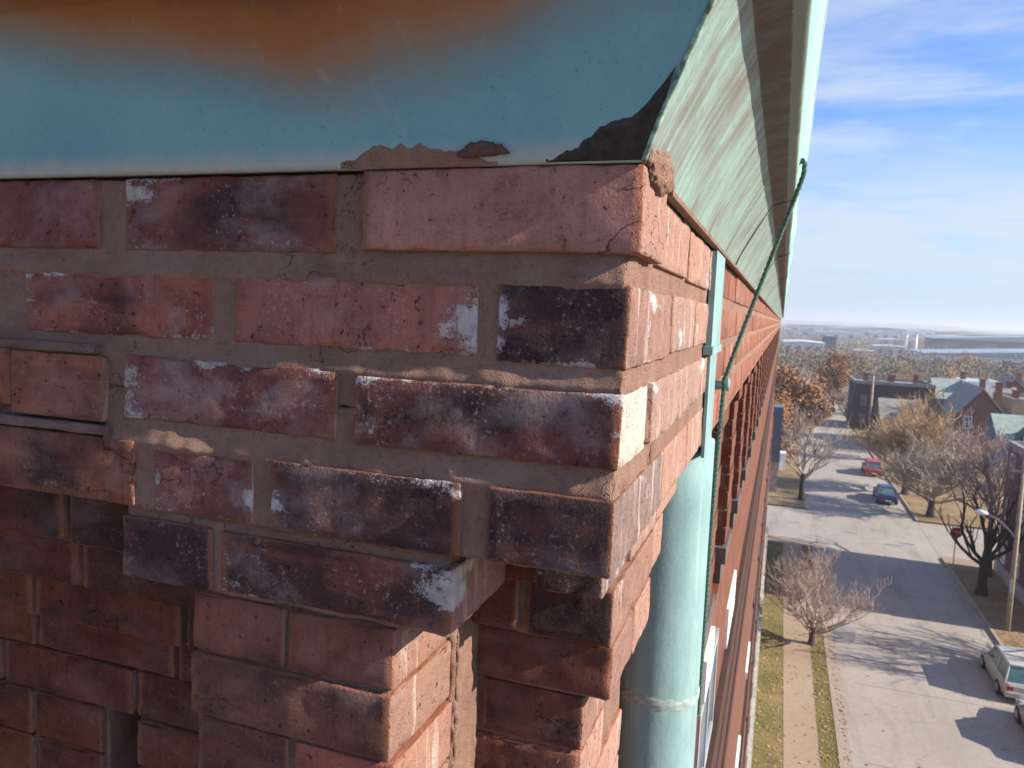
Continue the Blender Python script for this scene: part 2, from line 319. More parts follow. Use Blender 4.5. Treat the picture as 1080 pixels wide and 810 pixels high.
TAR = simple('black_tar', (0.030, 0.026, 0.026), 0.55, 0.6, 160, 0.35, col2=(0.012, 0.010, 0.010))
ROPE = simple('green_rope_fibre', (0.075, 0.125, 0.10), 0.9, 0.6, 350)
BARK = simple('brown_bark', (0.085, 0.062, 0.048), 0.95, 0.4, 6)
BARKD = simple('dark_bark', (0.032, 0.025, 0.021), 0.95, 0.4, 6)
TWIG = simple('grey_twig', (0.34, 0.275, 0.225), 0.95, 0.35, 1.2)
TWIGB = simple('golden_brown_twig', (0.42, 0.285, 0.155), 0.95, 0.4, 0.9)
TWIGP = simple('purple_grey_twig', (0.33, 0.235, 0.21), 0.95, 0.35, 1.2)
LEAFO = simple('orange_leaf', (0.30, 0.145, 0.06), 0.8, 0.55, 0.7)
LEAFY = simple('yellow_brown_leaf', (0.36, 0.22, 0.07), 0.8, 0.5, 0.7)
SHING = simple('grey_shingle', (0.25, 0.24, 0.22), 0.9, 0.25, 1.5)
SHINGG = simple('greenish_shingle', (0.26, 0.31, 0.28), 0.9, 0.25, 1.5)
TEAL = simple('teal_shingle_siding', (0.035, 0.085, 0.10), 0.8, 0.3, 3)
BLUEP = simple('blue_paint', (0.10, 0.17, 0.28), 0.7, 0.25, 2)
METALP = simple('galvanised_metal', (0.42, 0.43, 0.44), 0.45, 0.2, 4, 0.5, 0.4)
POLEW = simple('weathered_wood', (0.33, 0.27, 0.21), 0.9, 0.3, 4)
REDP = simple('red_sign_paint', (0.45, 0.03, 0.03), 0.5, 0.2, 3)

# ------------------------------------------------------------------ ground and street
def road_mat(name, ca, cb_, cracks=True):
    m, t, b = newmat(name, 0.92, 0.2)
    P = pos(t); n1 = noise(t, P, 0.22, 6, 0.6, 0.3); n2 = noise(t, P, 5, 6, 0.7)
    c = ramp(t, n1, [(0.3, ca), (0.7, cb_)])
    c = mix(t, ramp(t, n2, [(0.35, 0.35), (0.55, 0.0)]), c, tuple(x * 0.72 for x in ca))
    if cracks:
        sn = noise(t, vmul(t, P, (0.9, 0.12, 1)), 1.0, 6, 0.65, 0.4)
        c = mix(t, ramp(t, sn, [(0.52, 0.0), (0.68, 0.5)]), c, tuple(x * 0.62 for x in ca))
        ol = noise(t, P, 1.1, 5, 0.6, 0.3)
        c = mix(t, ramp(t, ol, [(0.66, 0.0), (0.74, 0.5)]), c, tuple(x * 0.45 for x in ca))
        v = N(t, 'ShaderNodeTexVoronoi', feature='DISTANCE_TO_EDGE', inp={'Scale': 0.16})
        w = N(t, 'ShaderNodeVectorMath', operation='ADD'); L(t, P, w.inputs[0])
        nn = N(t, 'ShaderNodeTexNoise', inp={'Scale': 0.6, 'Detail': 5.0}); L(t, P, nn.inputs['Vector']); L(t, vmul(t, nn.outputs[1], (3, 3, 0)), w.inputs[1])
        L(t, w.outputs[0], v.inputs['Vector'])
        c = mix(t, ramp(t, v.outputs[0], [(0.0, 0.30), (0.010, 0.0)]), c, (0.15, 0.135, 0.125))
    L(t, c, b.inputs['Base Color']); bump(t, b, n2, 0.01, 0.4); return m
ROAD = road_mat('worn_concrete_street', (0.295, 0.262, 0.230), (0.365, 0.328, 0.292))
WALK = road_mat('tan_concrete_walk', (0.27, 0.205, 0.15), (0.34, 0.265, 0.20), False)
KERB = road_mat('pale_kerb_concrete', (0.27, 0.225, 0.18), (0.34, 0.285, 0.23), False)
def grass_mat(name, a, b_, c_):
    m, t, b = newmat(name, 0.95, 0.1)
    P = pos(t); n1 = noise(t, P, 0.45, 6, 0.6); n2 = noise(t, P, 7, 6, 0.75)
    c = ramp(t, M(t, 'ADD', M(t, 'MULTIPLY', n1, 0.6), M(t, 'MULTIPLY', n2, 0.4)), [(0.38, a), (0.5, b_), (0.62, c_)])
    L(t, c, b.inputs['Base Color']); bump(t, b, n2, 0.05, 0.8); return m
LAWN = grass_mat('winter_lawn', (0.085, 0.095, 0.030), (0.155, 0.13, 0.05), (0.25, 0.185, 0.085))
LITTER = grass_mat('leaf_litter', (0.17, 0.12, 0.075), (0.25, 0.175, 0.10), (0.32, 0.235, 0.145))
FIELD = grass_mat('far_field', (0.13, 0.105, 0.075), (0.17, 0.14, 0.10), (0.21, 0.17, 0.125))
def sheet(name, x0, x1, y0, y1, z, mat, nx=2, ny=2, kind='structure', h=0.0):
    mb = MB()
    if h: mb.box(x0, x1, y0, y1, z - h, z)
    else: mb.add([(x0, y0, z), (x1, y0, z), (x1, y1, z), (x0, y1, z)], [(0, 1, 2, 3)])
    return mb.build(name, mat, None, ((x0 + x1) / 2, (y0 + y1) / 2, z), kind=kind)
sheet('ground', -9000, 9000, -3000, 9000, -0.16, FIELD)
sheet('street', 3.62, 12.0, -40, 420, -0.12, ROAD)
sheet('cross_street', -160, 3.6, 62.2, 72.8, -0.116, ROAD)
sheet('cross_street', 12.02, 260, 62.2, 72.8, -0.116, ROAD)
sheet('lawn', -0.3, 1.15, -40, 60.2, 0.0, LAWN, h=0.15)
sheet('sidewalk', 1.15, 2.45, -40, 60.2, 0.012, WALK, h=0.16)
sheet('grass_verge', 2.45, 3.16, -40, 60.2, 0.0, LAWN, h=0.15)
sheet('kerb', 3.16, 3.34, -40, 60.2, 0.02, KERB, h=0.2)
sheet('gutter', 3.34, 3.66, -40, 61.8, -0.10, KERB, h=0.04)
sheet('corner_pavement', -0.3, 3.34, 60.2, 61.9, 0.014, WALK, h=0.16)
sheet('kerb', 12.0, 12.18, -40, 61.9, 0.02, KERB, h=0.2)
sheet('leafy_verge', 12.18, 60, -40, 60.4, 0.0, LITTER, h=0.15)
sheet('sidewalk', 12.18, 60, 60.4, 62.1, 0.012, WALK, h=0.16)
sheet('leafy_verge', 12.18, 120, 73.0, 118, 0.0, LITTER, h=0.15)
sheet('kerb', 12.0, 12.18, 73.0, 420, 0.02, KERB, h=0.2)
sheet('leafy_verge', -120, 2.9, 73.0, 118, 0.0, LITTER, h=0.15)
sheet('kerb', 2.9, 3.08, 73.0, 420, 0.02, KERB, h=0.2)
sheet('gutter', 3.08, 3.62, 73.0, 420, -0.112, ROAD, h=0.03)
# darker asphalt patches in the crossing
mb = MB()
for (px, py, sx, sy) in ((6.1, 66.3, 0.7, 0.28), (2.0, 67.5, 0.5, 0.2), (8.4, 68.2, 0.6, 0.22), (10.2, 65.0, 0.6, 0.3), (9.1, 64.1, 0.8, 0.24), (3.9, 44.0, 1.0, 1.5)):
    n = 14; mb.add([(px + math.cos(2 * math.pi * k / n) * sx * rnd.uniform(0.7, 1.2), py + math.sin(2 * math.pi * k / n) * sy * rnd.uniform(0.7, 1.2), -0.112) for k in range(n)], [tuple(range(n))])
mb.build('road_patch', simple('patched_asphalt', (0.22, 0.21, 0.205), 0.9, 0.3, 2), kind='structure')
# fallen leaves and twigs
def litter(name, regs, size, mat):
    rg = random.Random(9); q = MB()
    for (xa, xb, ya, yb, z, n) in regs:
        for i in range(n):
            x, y_ = rg.uniform(xa, xb), ya + (yb - ya) * rg.random() ** 0.8; a = rg.uniform(0, 6.3); s_ = size * rg.uniform(0.5, 1.6); t_ = rg.uniform(-0.3, 0.3)
            u = Vector((math.cos(a), math.sin(a), t_)) * s_; v = Vector((-math.sin(a), math.cos(a), -t_)) * s_ * 0.6; c_ = Vector((x, y_, z + s_ * 0.35))
            q.add([c_ + u, c_ + v, c_ - u, c_ - v], [(0, 1, 2, 3)])
    q.build(name, mat, kind='stuff')
litter('fallen_leaves', [(-0.2, 1.15, 24, 60, 0.0, 1500), (2.42, 3.2, 24, 60, 0.0, 1300), (1.15, 2.45, 24, 60, 0.012, 160), (3.3, 3.75, 24, 60, -0.1, 500), (12.2, 15, 38, 60, 0.0, 1800), (11.4, 12.0, 38, 60, -0.12, 300), (3.8, 11.5, 26, 72, -0.12, 160), (12.2, 30, 73, 95, 0.0, 2500), (-8, 2.9, 73, 100, 0.0, 1500)], 0.055, simple('dry_leaf', (0.34, 0.235, 0.12), 0.9, 0.5, 3, col2=(0.13, 0.075, 0.035)))
mb = MB()
for k in range(5): mb.add([(4.2 + 0.1 * k, 24 + 7 * k, -0.1175), (11.6, 24.06 + 7 * k, -0.1175), (11.6, 24.10 + 7 * k, -0.1175), (4.2, 24.05 + 7 * k, -0.1175)], [(0, 1, 2, 3)])
mb.build('road_joint', simple('tarred_joint', (0.17, 0.155, 0.145), 0.9, 0.3, 4), kind='structure')
# hills closing the horizon
vs, fs = [], []
for k in range(121):
    a = R(-60 + k * 1.0); hx, hy = math.sin(a), math.cos(a)
    h1 = 20 + 9 * math.sin(k * 0.31) + 5 * math.sin(k * 0.83 + 1) + 3 * math.sin(k * 1.9)
    for d, z in ((3600, -1), (4300, h1 * 0.55), (5000, h1 + 6), (6000, h1 * 1.1 + 10), (7500, -1.5)): vs.append((hx * d, hy * d, z))
for k in range(120):
    for j in range(4): fs.append((k * 5 + j, (k + 1) * 5 + j, (k + 1) * 5 + j + 1, k * 5 + j + 1))
link('hills', mesh(vs, fs, simple('wooded_hill', (0.085, 0.080, 0.062), 0.95, 0.4, 0.01), True), None, (0, 0, 0), kind='structure')

# ================================================================== the brick building
BLD = thing('brick_building', 'weathered red brick building with green copper cornice filling the left of the view', 'building', (-6, 20, 0))
def rbox(x0, x1, y0, y1, z0, z1, res, r, amp, skip=()):
    """rounded, chipped box with a grid on each face; returns world verts and quads"""
    dims = np.array([[x0, x1], [y0, y1], [z0, z1]]); V = []; F = []; base = 0
    for ax in range(3):
        a, b_ = [q for q in range(3) if q != ax]
        for side in (0, 1):
            if (ax, side) in skip: continue
            na = max(3, int((dims[a, 1] - dims[a, 0]) / res)); nb = max(3, int((dims[b_, 1] - dims[b_, 0]) / res))
            la, lb = [np.concatenate([[l_[0], l_[0] + r * 0.45], np.linspace(l_[0] + r, l_[1] - r, n_ - 1), [l_[1] - r * 0.45, l_[1]]]) for l_, n_ in ((dims[a], na), (dims[b_], nb))]
            na, nb = len(la) - 1, len(lb) - 1
            ga, gb = np.meshgrid(la, lb, indexing='ij')
            p = np.zeros((ga.size, 3)); p[:, a] = ga.ravel(); p[:, b_] = gb.ravel(); p[:, ax] = dims[ax, side]
            i, j = np.meshgrid(np.arange(na), np.arange(nb), indexing='ij'); q = (i * (nb + 1) + j).ravel()
            f = np.stack([q, q + nb + 1, q + nb + 2, q + 1], 1)
            flip = (side == 1) == (ax == 1)
            if flip: f = f[:, ::-1]
            V.append(p); F.append(f + base); base += len(p)
    V = np.concatenate(V); F = np.concatenate(F)
    key = np.round(V * 20000).astype(np.int64)
    _, idx, inv = np.unique(key, axis=0, return_index=True, return_inverse=True); inv = inv.ravel()
    V = V[idx]; F = inv[F]
    lo, hi = dims[:, 0] + r, dims[:, 1] - r
    c = np.clip(V, lo, hi); d = V - c; ln = np.linalg.norm(d, axis=1, keepdims=True); nrm = d / np.maximum(ln, 1e-9)
    edge = (np.sum(np.abs(d) > 1e-6, axis=1) >= 2).astype(float)[:, None]
    P = c + nrm * r
    n = fbm(V, 38, 3)[:, None]; n2 = np.maximum(0, fbm(V + 5.5, 70, 2) - 0.1)[:, None]
    P = P + nrm * (amp * n) - nrm * edge * n2 * amp * 3.0
    return P, F
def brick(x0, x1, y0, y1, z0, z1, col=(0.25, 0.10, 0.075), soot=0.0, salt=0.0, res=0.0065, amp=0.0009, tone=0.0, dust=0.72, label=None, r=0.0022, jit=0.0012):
    x0 += rnd.uniform(-jit, jit); z0 += rnd.uniform(-jit, jit); z1 += rnd.uniform(-jit, jit); y0 += rnd.uniform(-jit, jit) * 0.5
    P, F = rbox(x0, x1, y0, y1, z0 + EYE, z1 + EYE, res, r, amp)
    c = P.mean(0)
    o = link('brick', mesh(P - c, F, BR, True), BLD, c, label=label)
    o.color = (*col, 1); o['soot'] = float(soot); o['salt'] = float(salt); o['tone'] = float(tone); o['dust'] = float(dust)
    return o
SAL, RED, DRK, PUR, ORG, BRN = (0.40, 0.205, 0.172), (0.33, 0.115, 0.08), (0.17, 0.066, 0.056), (0.205, 0.083, 0.073), (0.32, 0.125, 0.078), (0.25, 0.105, 0.07)
PNK = (0.47, 0.26, 0.20); GRY = (0.34, 0.255, 0.225)
# --- front face, four repointed courses
R1, R2, R3, R4 = (0.0425, 0.1070), (-0.0375, 0.0220), (-0.1140, -0.0555), (-0.1965, -0.1360)
def fr(a, b_, row, y=0.5568, d=0.10, **k): return brick(a, b_, y, y + d, row[0], row[1], **k)
for k in range(2): fr(-1.30 + k * 0.235, -1.085 + k * 0.235, R1, col=DRK, soot=0.4)
fr(-0.825, -0.607, (0.0425, 0.1065), col=PUR, soot=0.15, salt=0.30)
fr(-0.575, -0.353, R1, col=PUR, soot=0.45, salt=0.55)
fr(-0.3275, -0.0985, (0.0445, 0.1070), 0.5515, 0.105, col=SAL, soot=0.0, salt=0.22, label='salmon pink brick standing proud at the top of the corner')
for k in range(2): fr(-1.20 + k * 0.24, -0.985 + k * 0.24, R2, col=RED, soot=0.4)
fr(-0.703, -0.476, R2, col=RED, soot=0.50, salt=0.62)
fr(-0.4535, -0.2245, (-0.0370, 0.0225), col=(0.355, 0.150, 0.118), soot=0.12, salt=0.55)
fr(-0.2085, -0.1055, (-0.0395, 0.0225), 0.5562, 0.225, col=PUR, soot=0.80, salt=0.50, label='soot-blackened brick end at the corner')
for k in range(2): fr(-1.18 + k * 0.24, -0.96 + k * 0.24, R3, 0.553, col=ORG, soot=0.3)
fr(-0.715, -0.597, (-0.119, -0.058), 0.5495, col=ORG, soot=0.48, salt=0.15)
fr(-0.5745, -0.3465, R3, 0.5535, col=PUR, soot=0.25, salt=0.55)
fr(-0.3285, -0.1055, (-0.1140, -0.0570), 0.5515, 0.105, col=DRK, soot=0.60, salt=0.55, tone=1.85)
for k in range(2): fr(-1.29 + k * 0.24, -1.07 + k * 0.24, R4, 0.551, col=ORG, soot=0.4)
fr(-0.815, -0.562, (-0.1955, -0.1340), 0.5515, col=ORG, soot=0.72, salt=0.28)
fr(-0.5375, -0.4295, (-0.1965, -0.1390), 0.552, col=PUR, soot=0.2, salt=0.62)
fr(-0.4085, -0.2300, (-0.1970, -0.1365), 0.5485, col=PUR, soot=0.78, salt=0.50)
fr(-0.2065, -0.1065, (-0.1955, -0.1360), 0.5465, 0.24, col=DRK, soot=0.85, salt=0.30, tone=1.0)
# --- bracket under the front courses
fr(-0.581, -0.4765, (-0.266, -0.2075), 0.556, 0.13, col=PUR, soot=1.0, salt=0.28)
fr(-0.4640, -0.2365, (-0.264, -0.2080), 0.555, 0.13, col=RED, soot=1.0, salt=0.45, label='black-crusted brick with white streaks under the corner overhang')
fr(-0.501, -0.4005, (-0.326, -0.2710), 0.560, 0.13, col=(0.23, 0.09, 0.065), soot=0.3, salt=0.10)
fr(-0.3955, -0.2905, (-0.326, -0.2710), 0.560, 0.13, col=(0.23, 0.09, 0.06), soot=0.25, salt=0.05)
fr(-0.502, -0.2910, (-0.388, -0.3310), 0.558, 0.14, col=(0.17, 0.075, 0.055), soot=0.35, salt=0.12)
fr(-0.493, -0.3955, (-0.450, -0.3930), 0.561, 0.13, col=(0.17, 0.07, 0.05), soot=0.4)
fr(-0.3885, -0.2880, (-0.450, -0.3930), 0.561, 0.13, col=RED, soot=0.35)
for k, z in enumerate((-0.511, -0.572, -0.633, -0.694)):
    if k % 2 == 0: fr(-0.497, -0.289, (z, z + 0.057), 0.561, 0.13, col=(0.17, 0.07, 0.05), soot=0.4)
    else:
        fr(-0.497, -0.396, (z, z + 0.057), 0.561, 0.13, col=(0.20, 0.08, 0.055), soot=0.4); fr(-0.389, -0.289, (z, z + 0.057), 0.561, 0.13, col=(0.17, 0.07, 0.05), soot=0.4)
# next bracket to the left, out of the frame
for k in range(8): fr(-1.235, -1.03, (-0.266 - 0.061 * k, -0.209 - 0.061 * k), 0.56, 0.13, col=BRN, soot=0.3, res=0.02)
# --- stepped recess left of the bracket
DR1, DR2, DR3 = (0.155, 0.052, 0.030), (0.11, 0.040, 0.027), (0.185, 0.064, 0.034)  # shade under the overhang painted in as darker brick reds
def run(joints, z0, z1, y, d=0.10, cols=(DR1, DR2, DR3), soot=0.35, gap=0.004, x=False, skip=(), **k):
    for i in range(len(joints) - 1):
        if i in skip: continue
        a, b_ = joints[i] + gap, joints[i + 1] - gap
        if x: brick(y - d, y, a, b_, z0, z1, col=cols[i % len(cols)], soot=soot + rnd.uniform(-0.15, 0.2), **k)
        else: brick(a, b_, y, y + d, z0, z1, col=cols[i % len(cols)], soot=soot + rnd.uniform(-0.15, 0.2), **k)
LD = (ORG, BRN, RED)
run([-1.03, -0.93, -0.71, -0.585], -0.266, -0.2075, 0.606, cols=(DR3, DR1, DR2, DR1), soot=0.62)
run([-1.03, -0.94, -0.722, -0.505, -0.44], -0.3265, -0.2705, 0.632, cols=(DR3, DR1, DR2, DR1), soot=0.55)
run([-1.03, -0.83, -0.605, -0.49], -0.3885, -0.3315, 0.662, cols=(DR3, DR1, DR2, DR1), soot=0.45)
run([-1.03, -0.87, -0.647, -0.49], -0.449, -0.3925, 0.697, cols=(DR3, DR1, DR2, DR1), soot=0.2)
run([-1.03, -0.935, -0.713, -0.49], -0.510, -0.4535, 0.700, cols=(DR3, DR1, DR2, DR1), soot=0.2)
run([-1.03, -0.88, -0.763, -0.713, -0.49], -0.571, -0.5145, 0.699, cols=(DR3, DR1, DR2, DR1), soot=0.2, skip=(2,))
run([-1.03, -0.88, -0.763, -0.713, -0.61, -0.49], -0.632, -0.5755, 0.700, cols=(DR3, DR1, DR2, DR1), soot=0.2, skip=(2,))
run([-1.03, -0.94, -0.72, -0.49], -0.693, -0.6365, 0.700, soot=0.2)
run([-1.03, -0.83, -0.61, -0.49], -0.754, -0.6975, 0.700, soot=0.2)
# --- recess and corner pier right of the bracket (its ends face the street)
XP = -0.137
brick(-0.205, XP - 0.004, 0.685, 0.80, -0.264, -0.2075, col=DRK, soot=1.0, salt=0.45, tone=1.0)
run([-0.34, -0.205], -0.264, -0.2075, 0.700, cols=((0.15, 0.055, 0.038),), soot=0.6)
brick(-0.225, XP, 0.722, 0.97, -0.3255, -0.2690, col=DRK, soot=0.85)
run([-0.34, -0.232], -0.3255, -0.2690, 0.722, cols=((0.15, 0.055, 0.038),), soot=0.4)
brick(-0.285, XP - 0.001, 0.738, 0.85, -0.3875, -0.3310, col=(0.14, 0.055, 0.04), soot=0.45)
brick(-0.275, -0.166, 0.742, 0.97, -0.4490, -0.3925, col=(0.14, 0.055, 0.04), soot=0.55)
run([-0.36, -0.279], -0.4490, -0.3925, 0.745, cols=((0.15, 0.055, 0.038),), soot=0.4)
run([-0.40, -0.166], -0.5100, -0.4540, 0.742, cols=((0.15, 0.055, 0.038),), soot=0.45)
run([-0.36, -0.27, -0.166], -0.5710, -0.5150, 0.744, cols=((0.14, 0.055, 0.04), (0.17, 0.065, 0.045)), soot=0.4)
run([-0.40, -0.166], -0.632, -0.5760, 0.742, cols=((0.15, 0.055, 0.038),), soot=0.45)
# --- street side of the corner: ends and stretchers between corner and downpipe
XS = -0.1055
SC_ = (PNK, GRY, PNK)
run([0.668, 0.892, 1.150, 1.38], 0.0430, 0.1015, XS + 0.001, cols=(PNK, PNK, GRY), soot=-0.1, x=True, salt=0.35, gap=0.008)
run([0.790, 1.000, 1.215, 1.40], -0.0370, 0.0225, XS, cols=(GRY, PNK, GRY), soot=0.0, x=True, salt=0.50, gap=0.008)
brick(-0.21, XS + 0.0005, 0.690, 0.912, -0.1140, -0.0570, col=GRY, soot=0.15, salt=0.42)
run([0.918, 1.145, 1.37], -0.1140, -0.0570, XS - 0.001, cols=(GRY, PNK), soot=0.0, x=True, salt=0.5, gap=0.007)
run([0.795, 1.010, 1.250, 1.37], -0.1965, -0.1365, XS - 0.002, cols=(PNK, PNK, GRY), soot=-0.1, x=True, salt=0.35, gap=0.006)
run([0.806, 0.99, 1.19], -0.2645, -0.2080, XP, cols=(GRY, PNK), soot=0.0, x=True, salt=0.45, gap=0.003)
run([0.975, 1.06], -0.3260, -0.2690, XP - 0.001, cols=(PNK,), soot=-0.1, x=True, salt=0.2, gap=0.003)
run([0.853, 0.972], -0.3880, -0.3305, XP, cols=(PNK,), soot=-0.1, x=True, salt=0.2, gap=0.003)
run([0.742, 0.85], -0.5100, -0.4540, -0.1655, cols=(PNK,), soot=-0.1, x=True, salt=0.2, gap=0.001)
for k in range(3): run([0.742, 0.97], -0.571 - 0.061 * k, -0.515 - 0.061 * k, -0.165, cols=(PNK,), soot=-0.1, x=True, salt=0.2, gap=0.001)

# --- mortar bodies behind the bricks
beds = [(0.0225, 0.0435), (-0.0560, -0.0375), (-0.1360, -0.1140), (-0.2075, -0.1965)]
def core(x0, x1, y0, y1, z0, z1, mat, res=0.0045, amp=0.0011, ledge=0.0, r=0.0015, label=None, skip=((0, 0), (1, 1))):
    P, F = rbox(x0, x1, y0, y1, z0 + EYE, z1 + EYE, res, r, amp, skip)
    if ledge:
        z = P[:, 2] - EYE; g = np.zeros(len(P))
        for a, b_ in beds[:3]:
            u = (z - a) / (b_ - a); g = np.maximum(g, np.where(u >= 0, np.clip(1 - u, 0, 1) ** 1.4, np.clip(1 + u * 2.5, 0, 1)))
        f = P[:, 1] < y0 + 0.004
        P[f, 1] -= np.interp(-z[f], [-0.03, 0.03, 0.125, 0.195], [0.0020, 0.0020, 0.0054, 0.0068]) - 0.0008 + 0.0011 * np.maximum(0, fbm(P[f], 26, 3))
        P[f, 1] -= (ledge * np.clip(g, 0, 1) * (0.7 + 0.45 * fbm(P, 30, 3)))[f]
        s = P[:, 0] > x1 - 0.004
        P[s, 0] += (ledge * 0.30 * vn(P * 55) + 0.0012 * fbm(P, 170, 2))[s]; q_ = s & (P[:, 1] < y0 + 0.006); P[q_, 1] += (0.0016 * fbm(P + 3, 150, 2))[q_]
    c = P.mean(0); return link('mortar', mesh(P - c, F, mat, True), BLD, c, label=label)
core(-1.32, XS - 0.0035, 0.5605, 0.72, -0.0850, 0.1055, MO, 0.0030, 0.0013, 0.0060, label='sandy tan mortar freshly pointed around the corner bricks')
core(-0.600, XS - 0.0035, 0.5605, 0.72, -0.1975, -0.0852, MO, 0.0030, 0.0013, 0.0060, label='sandy tan mortar freshly pointed around the corner bricks')
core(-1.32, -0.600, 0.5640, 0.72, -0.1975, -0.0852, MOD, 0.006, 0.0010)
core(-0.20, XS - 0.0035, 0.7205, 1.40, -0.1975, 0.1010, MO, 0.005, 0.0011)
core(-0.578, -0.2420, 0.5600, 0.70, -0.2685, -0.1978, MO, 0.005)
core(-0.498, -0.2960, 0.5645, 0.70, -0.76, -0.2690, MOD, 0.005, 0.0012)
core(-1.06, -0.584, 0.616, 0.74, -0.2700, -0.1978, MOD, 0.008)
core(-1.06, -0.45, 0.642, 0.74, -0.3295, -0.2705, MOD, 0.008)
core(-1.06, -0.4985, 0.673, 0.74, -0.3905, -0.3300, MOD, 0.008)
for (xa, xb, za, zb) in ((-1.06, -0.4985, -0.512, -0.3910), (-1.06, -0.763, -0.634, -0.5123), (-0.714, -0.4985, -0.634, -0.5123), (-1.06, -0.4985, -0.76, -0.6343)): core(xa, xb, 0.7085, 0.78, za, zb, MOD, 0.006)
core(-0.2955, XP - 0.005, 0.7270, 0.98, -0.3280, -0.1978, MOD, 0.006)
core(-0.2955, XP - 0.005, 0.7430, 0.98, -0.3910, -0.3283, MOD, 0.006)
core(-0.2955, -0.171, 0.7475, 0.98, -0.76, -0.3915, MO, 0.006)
core(-0.20, XP - 0.005, 0.981, 1.19, -0.268, -0.1978, MO, 0.008)
core(-0.2950, -0.2835, 0.684, 0.745, -0.76, -0.2710, MO, 0.003, 0.0030, label='rough mortar smear down the inner angle')
# thin old mortar ledges in the unrepointed joints at the left
POM = mortar_material('pale_old_mortar', (0.25, 0.165, 0.135), (0.33, 0.225, 0.185), (0.15, 0.09, 0.075))
for (xa, xb, z, y) in ((-1.1, -0.602, -0.0500, 0.5475), (-1.1, -0.590, -0.1265, 0.5490)):
    P, F = rbox(xa, xb, y, 0.58, z + EYE - 0.0055, z + EYE + 0.0035, 0.005, 0.0012, 0.0007); c = P.mean(0)
    link('mortar', mesh(P - c, F, POM, True), BLD, c, label='thin old pinkish mortar ledge')
# mortar dab on the corner under the copper, crumbs
def blob(name, c, rad, mat, parent, n=26, amp=0.25, fs=60, label=None):
    V = []; F = []
    for i in range(n + 1):
        th = math.pi * i / n
        for j in range(n * 2):
            ph = math.pi * j / n; V.append((math.sin(th) * math.cos(ph), math.sin(th) * math.sin(ph), math.cos(th)))
    V = np.array(V); W_ = V * np.array(rad) ; nz = fbm(W_ + np.array(c), fs, 4)
    W_ = W_ * (1 + amp * nz)[:, None]
    for i in range(n):
        for j in range(n * 2): F.append((i * 2 * n + j, (i + 1) * 2 * n + j, (i + 1) * 2 * n + (j + 1) % (2 * n), i * 2 * n + (j + 1) % (2 * n)))
    return link(name, mesh(W_, F, mat, True), parent, (c[0], c[1], c[2] + EYE), label=label)
blob('mortar_dab', (-0.1015, 0.607, 0.1115), (0.0125, 0.052, 0.0185), MO, BLD, n=44, amp=0.26, fs=70, label='lump of sandy mortar packed under the copper at the corner')

# --- long street facade
YE = 40.0
mb = MB(); mb.box(-14, -0.236, 0.80, YE, 0, EYE - 0.2065); mb.box(-14, -0.30, 0.705, 0.80, 0, EYE - 0.76); mb.box(-14, -1.32, 0.60, 0.80, 0, EYE + 0.1)
mb.box(-14, -0.21, 0.73, 0.80, EYE - 0.2060, EYE + 0.115); mb.box(-14, -0.2015, 0.80, YE, EYE - 0.2060, EYE + 0.115)
mb.box(-14, -0.125, 0.574, 0.705, EYE + 0.103, EYE + 0.30); mb.box(-14, -0.125, 0.705, YE, EYE + 0.12, EYE + 0.30)
mb.build('wall', WB, BLD, (-6, 20, 8))
# band of courses under the cornice: single bricks near, one joined run beyond
y = 1.405
for ri, (za, zb) in enumerate((R1, R2, R3, R4)):
    yy = 1.405 - (0.11 if ri % 2 else 0)
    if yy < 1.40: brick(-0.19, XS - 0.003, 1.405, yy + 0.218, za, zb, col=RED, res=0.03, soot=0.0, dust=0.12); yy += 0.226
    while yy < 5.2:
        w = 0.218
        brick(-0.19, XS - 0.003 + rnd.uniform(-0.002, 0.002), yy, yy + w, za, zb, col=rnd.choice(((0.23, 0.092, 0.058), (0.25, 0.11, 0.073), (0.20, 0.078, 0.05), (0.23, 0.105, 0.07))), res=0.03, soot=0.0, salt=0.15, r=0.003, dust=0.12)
        yy += w + 0.008
mb = MB(); mb.box(-0.20, XS - 0.006, 1.401, YE, EYE - 0.2062, EYE + 0.105); mb.build('mortar', MO, BLD, (-0.15, 20, EYE))
mb = MB()
for ri, (za, zb) in enumerate((R1, R2, R3, R4)):
    yy = 5.25 + (0.11 if ri % 2 else 0)
    while yy < YE - 0.2: mb.box(-0.18, XS - 0.003, yy, yy + 0.218, EYE + za, EYE + zb); yy += 0.226
mb.build('brick_courses', simple('far_course_brick', (0.20, 0.085, 0.055), 0.9, 0.3, 8), BLD, (-0.15, 20, EYE), kind='stuff')
# pilaster strips on slate blocks
PB = wall_brick('pilaster_brick', (0.160, 0.060, 0.037), (0.12, 0.044, 0.029), (0.14, 0.085, 0.062))
pm = sm_ = None
yy = 2.02
while yy < YE - 0.4:
    if pm is None:
        q = MB()
        for k in range(9):
            s_ = 0.0 if k % 2 else 0.007
            q.box(-0.10, 0.028 - s_ * 0.3 + (0.014 if k == 0 else 0), -0.118 + s_, 0.118 - s_, -0.061 * (k + 1) + 0.003, -0.061 * k - 0.003)
            q.box(-0.10, 0.020, -0.112, 0.112, -0.061 * (k + 1) - 0.003, -0.061 * (k + 1) + 0.003)
        pm = mesh(q.v, q.f, PB); q = MB(); q.box(-0.10, 0.058, -0.14, 0.14, -0.055, 0.0); q.box(-0.10, 0.044, -0.125, 0.125, -0.125, -0.055); sm_ = mesh(q.v, q.f, STONE)
    link('pilaster', pm, BLD, (-0.16, yy, EYE - 0.2065)); link('stone_corbel', sm_, BLD, (-0.185, yy, EYE - 0.7585))
    yy += 0.725
mb = MB(); mb.box(-0.24, -0.142, 1.36, YE, EYE - 1.42, EYE - 0.886); mb.build('frieze', WB, BLD, (-0.2, 20, EYE - 1))
DKS = simple('dark_brown_stone', (0.055, 0.027, 0.021), 0.85, 0.3, 6)
